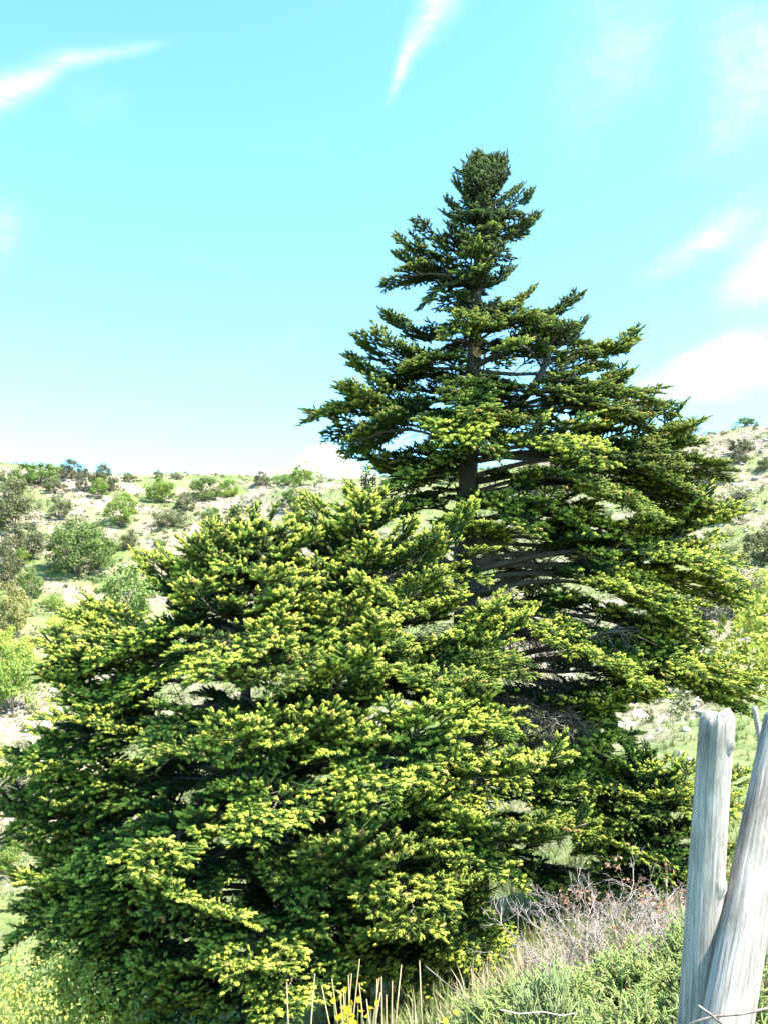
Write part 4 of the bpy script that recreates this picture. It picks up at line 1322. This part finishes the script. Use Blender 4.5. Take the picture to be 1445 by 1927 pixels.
M_WOOD = m
m, nd, lk, b = principled('split_wood', 0.9)
f = noise(nd, lk, 18, 6, 0.6, (1, 1, 0.06))
lk.new(ramp(nd, lk, f, [(0.3, (0.10, 0.075, 0.06)), (0.7, (0.24, 0.19, 0.16))]), b.inputs['Base Color'])
M_SPLIT = m

def post(name, top, bot, r_top, r_bot, cracks, seed, label, knots=(), tipround=0.5):
    r = np.random.default_rng(seed)
    a, b0 = at(*top), at(*bot)
    g = gz(b0.x, b0.y)
    dirv = (a - b0).normalized()
    base = b0 - dirv * ((b0.z - g + 0.15) / dirv.z)
    L = (a - base).length
    nz, ns = 110, 144
    z = np.linspace(0, 1, nz)
    th = np.arange(ns) / ns * 2 * math.pi
    ZZ, TT = np.meshgrid(z, th, indexing='ij')
    rad = r_bot + (r_top - r_bot) * ZZ
    wx, wy = np.cos(TT), np.sin(TT)
    rad = rad * (1 + 0.10 * (fbm(wx * 1.2 + seed, ZZ * 3 + wy, 1) - 0.5) + 0.035 * (fbm(TT / 6.283 * 16 + 30, ZZ * 1.6 + seed, 2) - 0.5)
                 + 0.02 * (vnoise(np.minimum(TT, 6.283 - TT) * 9, ZZ * 4, 6) - 0.5))
    for (kz, kt, ks, kh) in knots:
        dt = np.angle(np.exp(1j * (TT - kt)))
        rad = rad + kh * np.exp(-((ZZ - kz) * L / ks) ** 2 - (dt * r_bot / ks) ** 2)
    for (ct, z0, z1, wd, dp, sl) in cracks:
        cen = ct + sl * (ZZ - z0) + 0.05 * np.sin(ZZ * 25 + seed)
        dt = np.angle(np.exp(1j * (TT - cen)))
        inz = np.clip((ZZ - z0) / 0.05, 0, 1) * np.clip((z1 - ZZ) / 0.08, 0, 1)
        rad = rad * (1 - dp * np.exp(-(dt / wd) ** 2) * inz)
    e = np.clip((1 - ZZ) * L / (r_top * tipround), 0, 1)
    rad = rad * np.sqrt(np.clip(1 - 0.55 * (1 - e) ** 2, 0.05, 1))
    zz = ZZ * L + (fbm(wx * 2 + 5, wy * 2 + seed, 3) - 0.5) * 0.05 * np.clip((ZZ - 0.9) / 0.1, 0, 1) + (vnoise(wx * 9, wy * 9 + seed, 4) - 0.5) * 0.012 * np.clip((ZZ - 0.97) / 0.03, 0, 1)
    bow = 0.012 * np.sin(ZZ * math.pi)
    V = np.stack([rad * wx + bow, rad * wy, zz], -1).reshape(-1, 3)
    ctr = np.array([[0, 0, zz[-1].mean() + 0.004]])
    V = np.concatenate([V, ctr])
    ii, jj = np.meshgrid(np.arange(nz - 1), np.arange(ns), indexing='ij')
    p, q = (ii * ns + jj).ravel(), (ii * ns + (jj + 1) % ns).ravel()
    F = np.concatenate([np.stack([p, q, q + ns], -1), np.stack([p, q + ns, p + ns], -1)])
    j2 = np.arange(ns)
    F = np.concatenate([F, np.stack([(nz - 1) * ns + j2, (nz - 1) * ns + (j2 + 1) % ns, np.full(ns, nz * ns)], -1)])
    o = link(name, mesh_np(name, V, F, None, [M_WOOD], True), None, base)
    o.rotation_mode = 'QUATERNION'
    o.rotation_quaternion = dirv.to_track_quat('Z', 'Y')
    tag(o, label, 'fence post', 'weathered fence posts')
    return o
post('fence_post', (1350, 1342, 2.3), (1318, 1927, 2.25), 0.0455, 0.050, [(-2.0, 0.2, 0.86, 0.04, 0.16, 0.2), (-0.35, 0.0, 0.78, 0.16, 0.55, -0.5), (-1.3, 0.0, 0.6, 0.045, 0.22, 0.1), (-1.75, 0.4, 0.99, 0.045, 0.14, 0), (-0.9, 0.55, 0.99, 0.05, 0.16, 0.1), (-2.5, 0.1, 0.7, 0.05, 0.15, 0.1)], 3,
     'upright grey weathered fence post with a rounded top and a small knot', [(0.72, math.pi + 0.2, 0.022, 0.012), (0.95, math.pi + 0.1, 0.012, 0.016)])
post('fence_post', (1476, 1350, 2.44), (1376, 1927, 2.14), 0.053, 0.066, [(-1.5, 0.0, 0.70, 0.035, 0.40, -0.1), (-2.2, 0.0, 0.9, 0.05, 0.18, 0.1), (-0.9, 0.2, 0.98, 0.045, 0.18, 0.1), (-1.2, 0.5, 1.0, 0.045, 0.16, 0), (-1.85, 0.3, 0.99, 0.045, 0.16, -0.1), (-0.5, 0.0, 0.8, 0.05, 0.2, 0)], 8,
     'leaning pale split fence post in front of the upright one at the right edge', [(0.96, math.pi, 0.02, 0.010)], 0.25)
rod('stick', [(1440, 1450, 2.6), (1428, 1385, 2.6), (1418, 1330, 2.6)], 0.010, 0.008, M_DEADWOOD, 'thin pale stick poking up behind the leaning post', 'stick')
M_WIRE, nd, lk, b = principled('rusty_wire', 0.6)
b.inputs['Metallic'].default_value = 0.4
f = noise(nd, lk, 40, 5, 0.6)
lk.new(ramp(nd, lk, f, [(0.35, (0.13, 0.08, 0.06)), (0.65, (0.28, 0.25, 0.23))]), b.inputs['Base Color'])
rod('fence_wire', [(1255, 1950, 2.1), (1310, 1922, 2.055), (1345, 1912, 2.05), (1395, 1908, 2.05), (1450, 1896, 2.08), (1600, 1870, 2.2)], 0.0034, 0.0034, M_WIRE, 'rusty wire running across the foot of both posts', 'wire', 8, 0.04)
rod('wire_end', [(1312, 1892, 2.05), (1335, 1908, 2.035), (1356, 1926, 2.04)], 0.0034, 0.0026, M_WIRE, 'short twisted wire end crossing the rusty wire at the leaning post', 'wire', 8, 0.04)
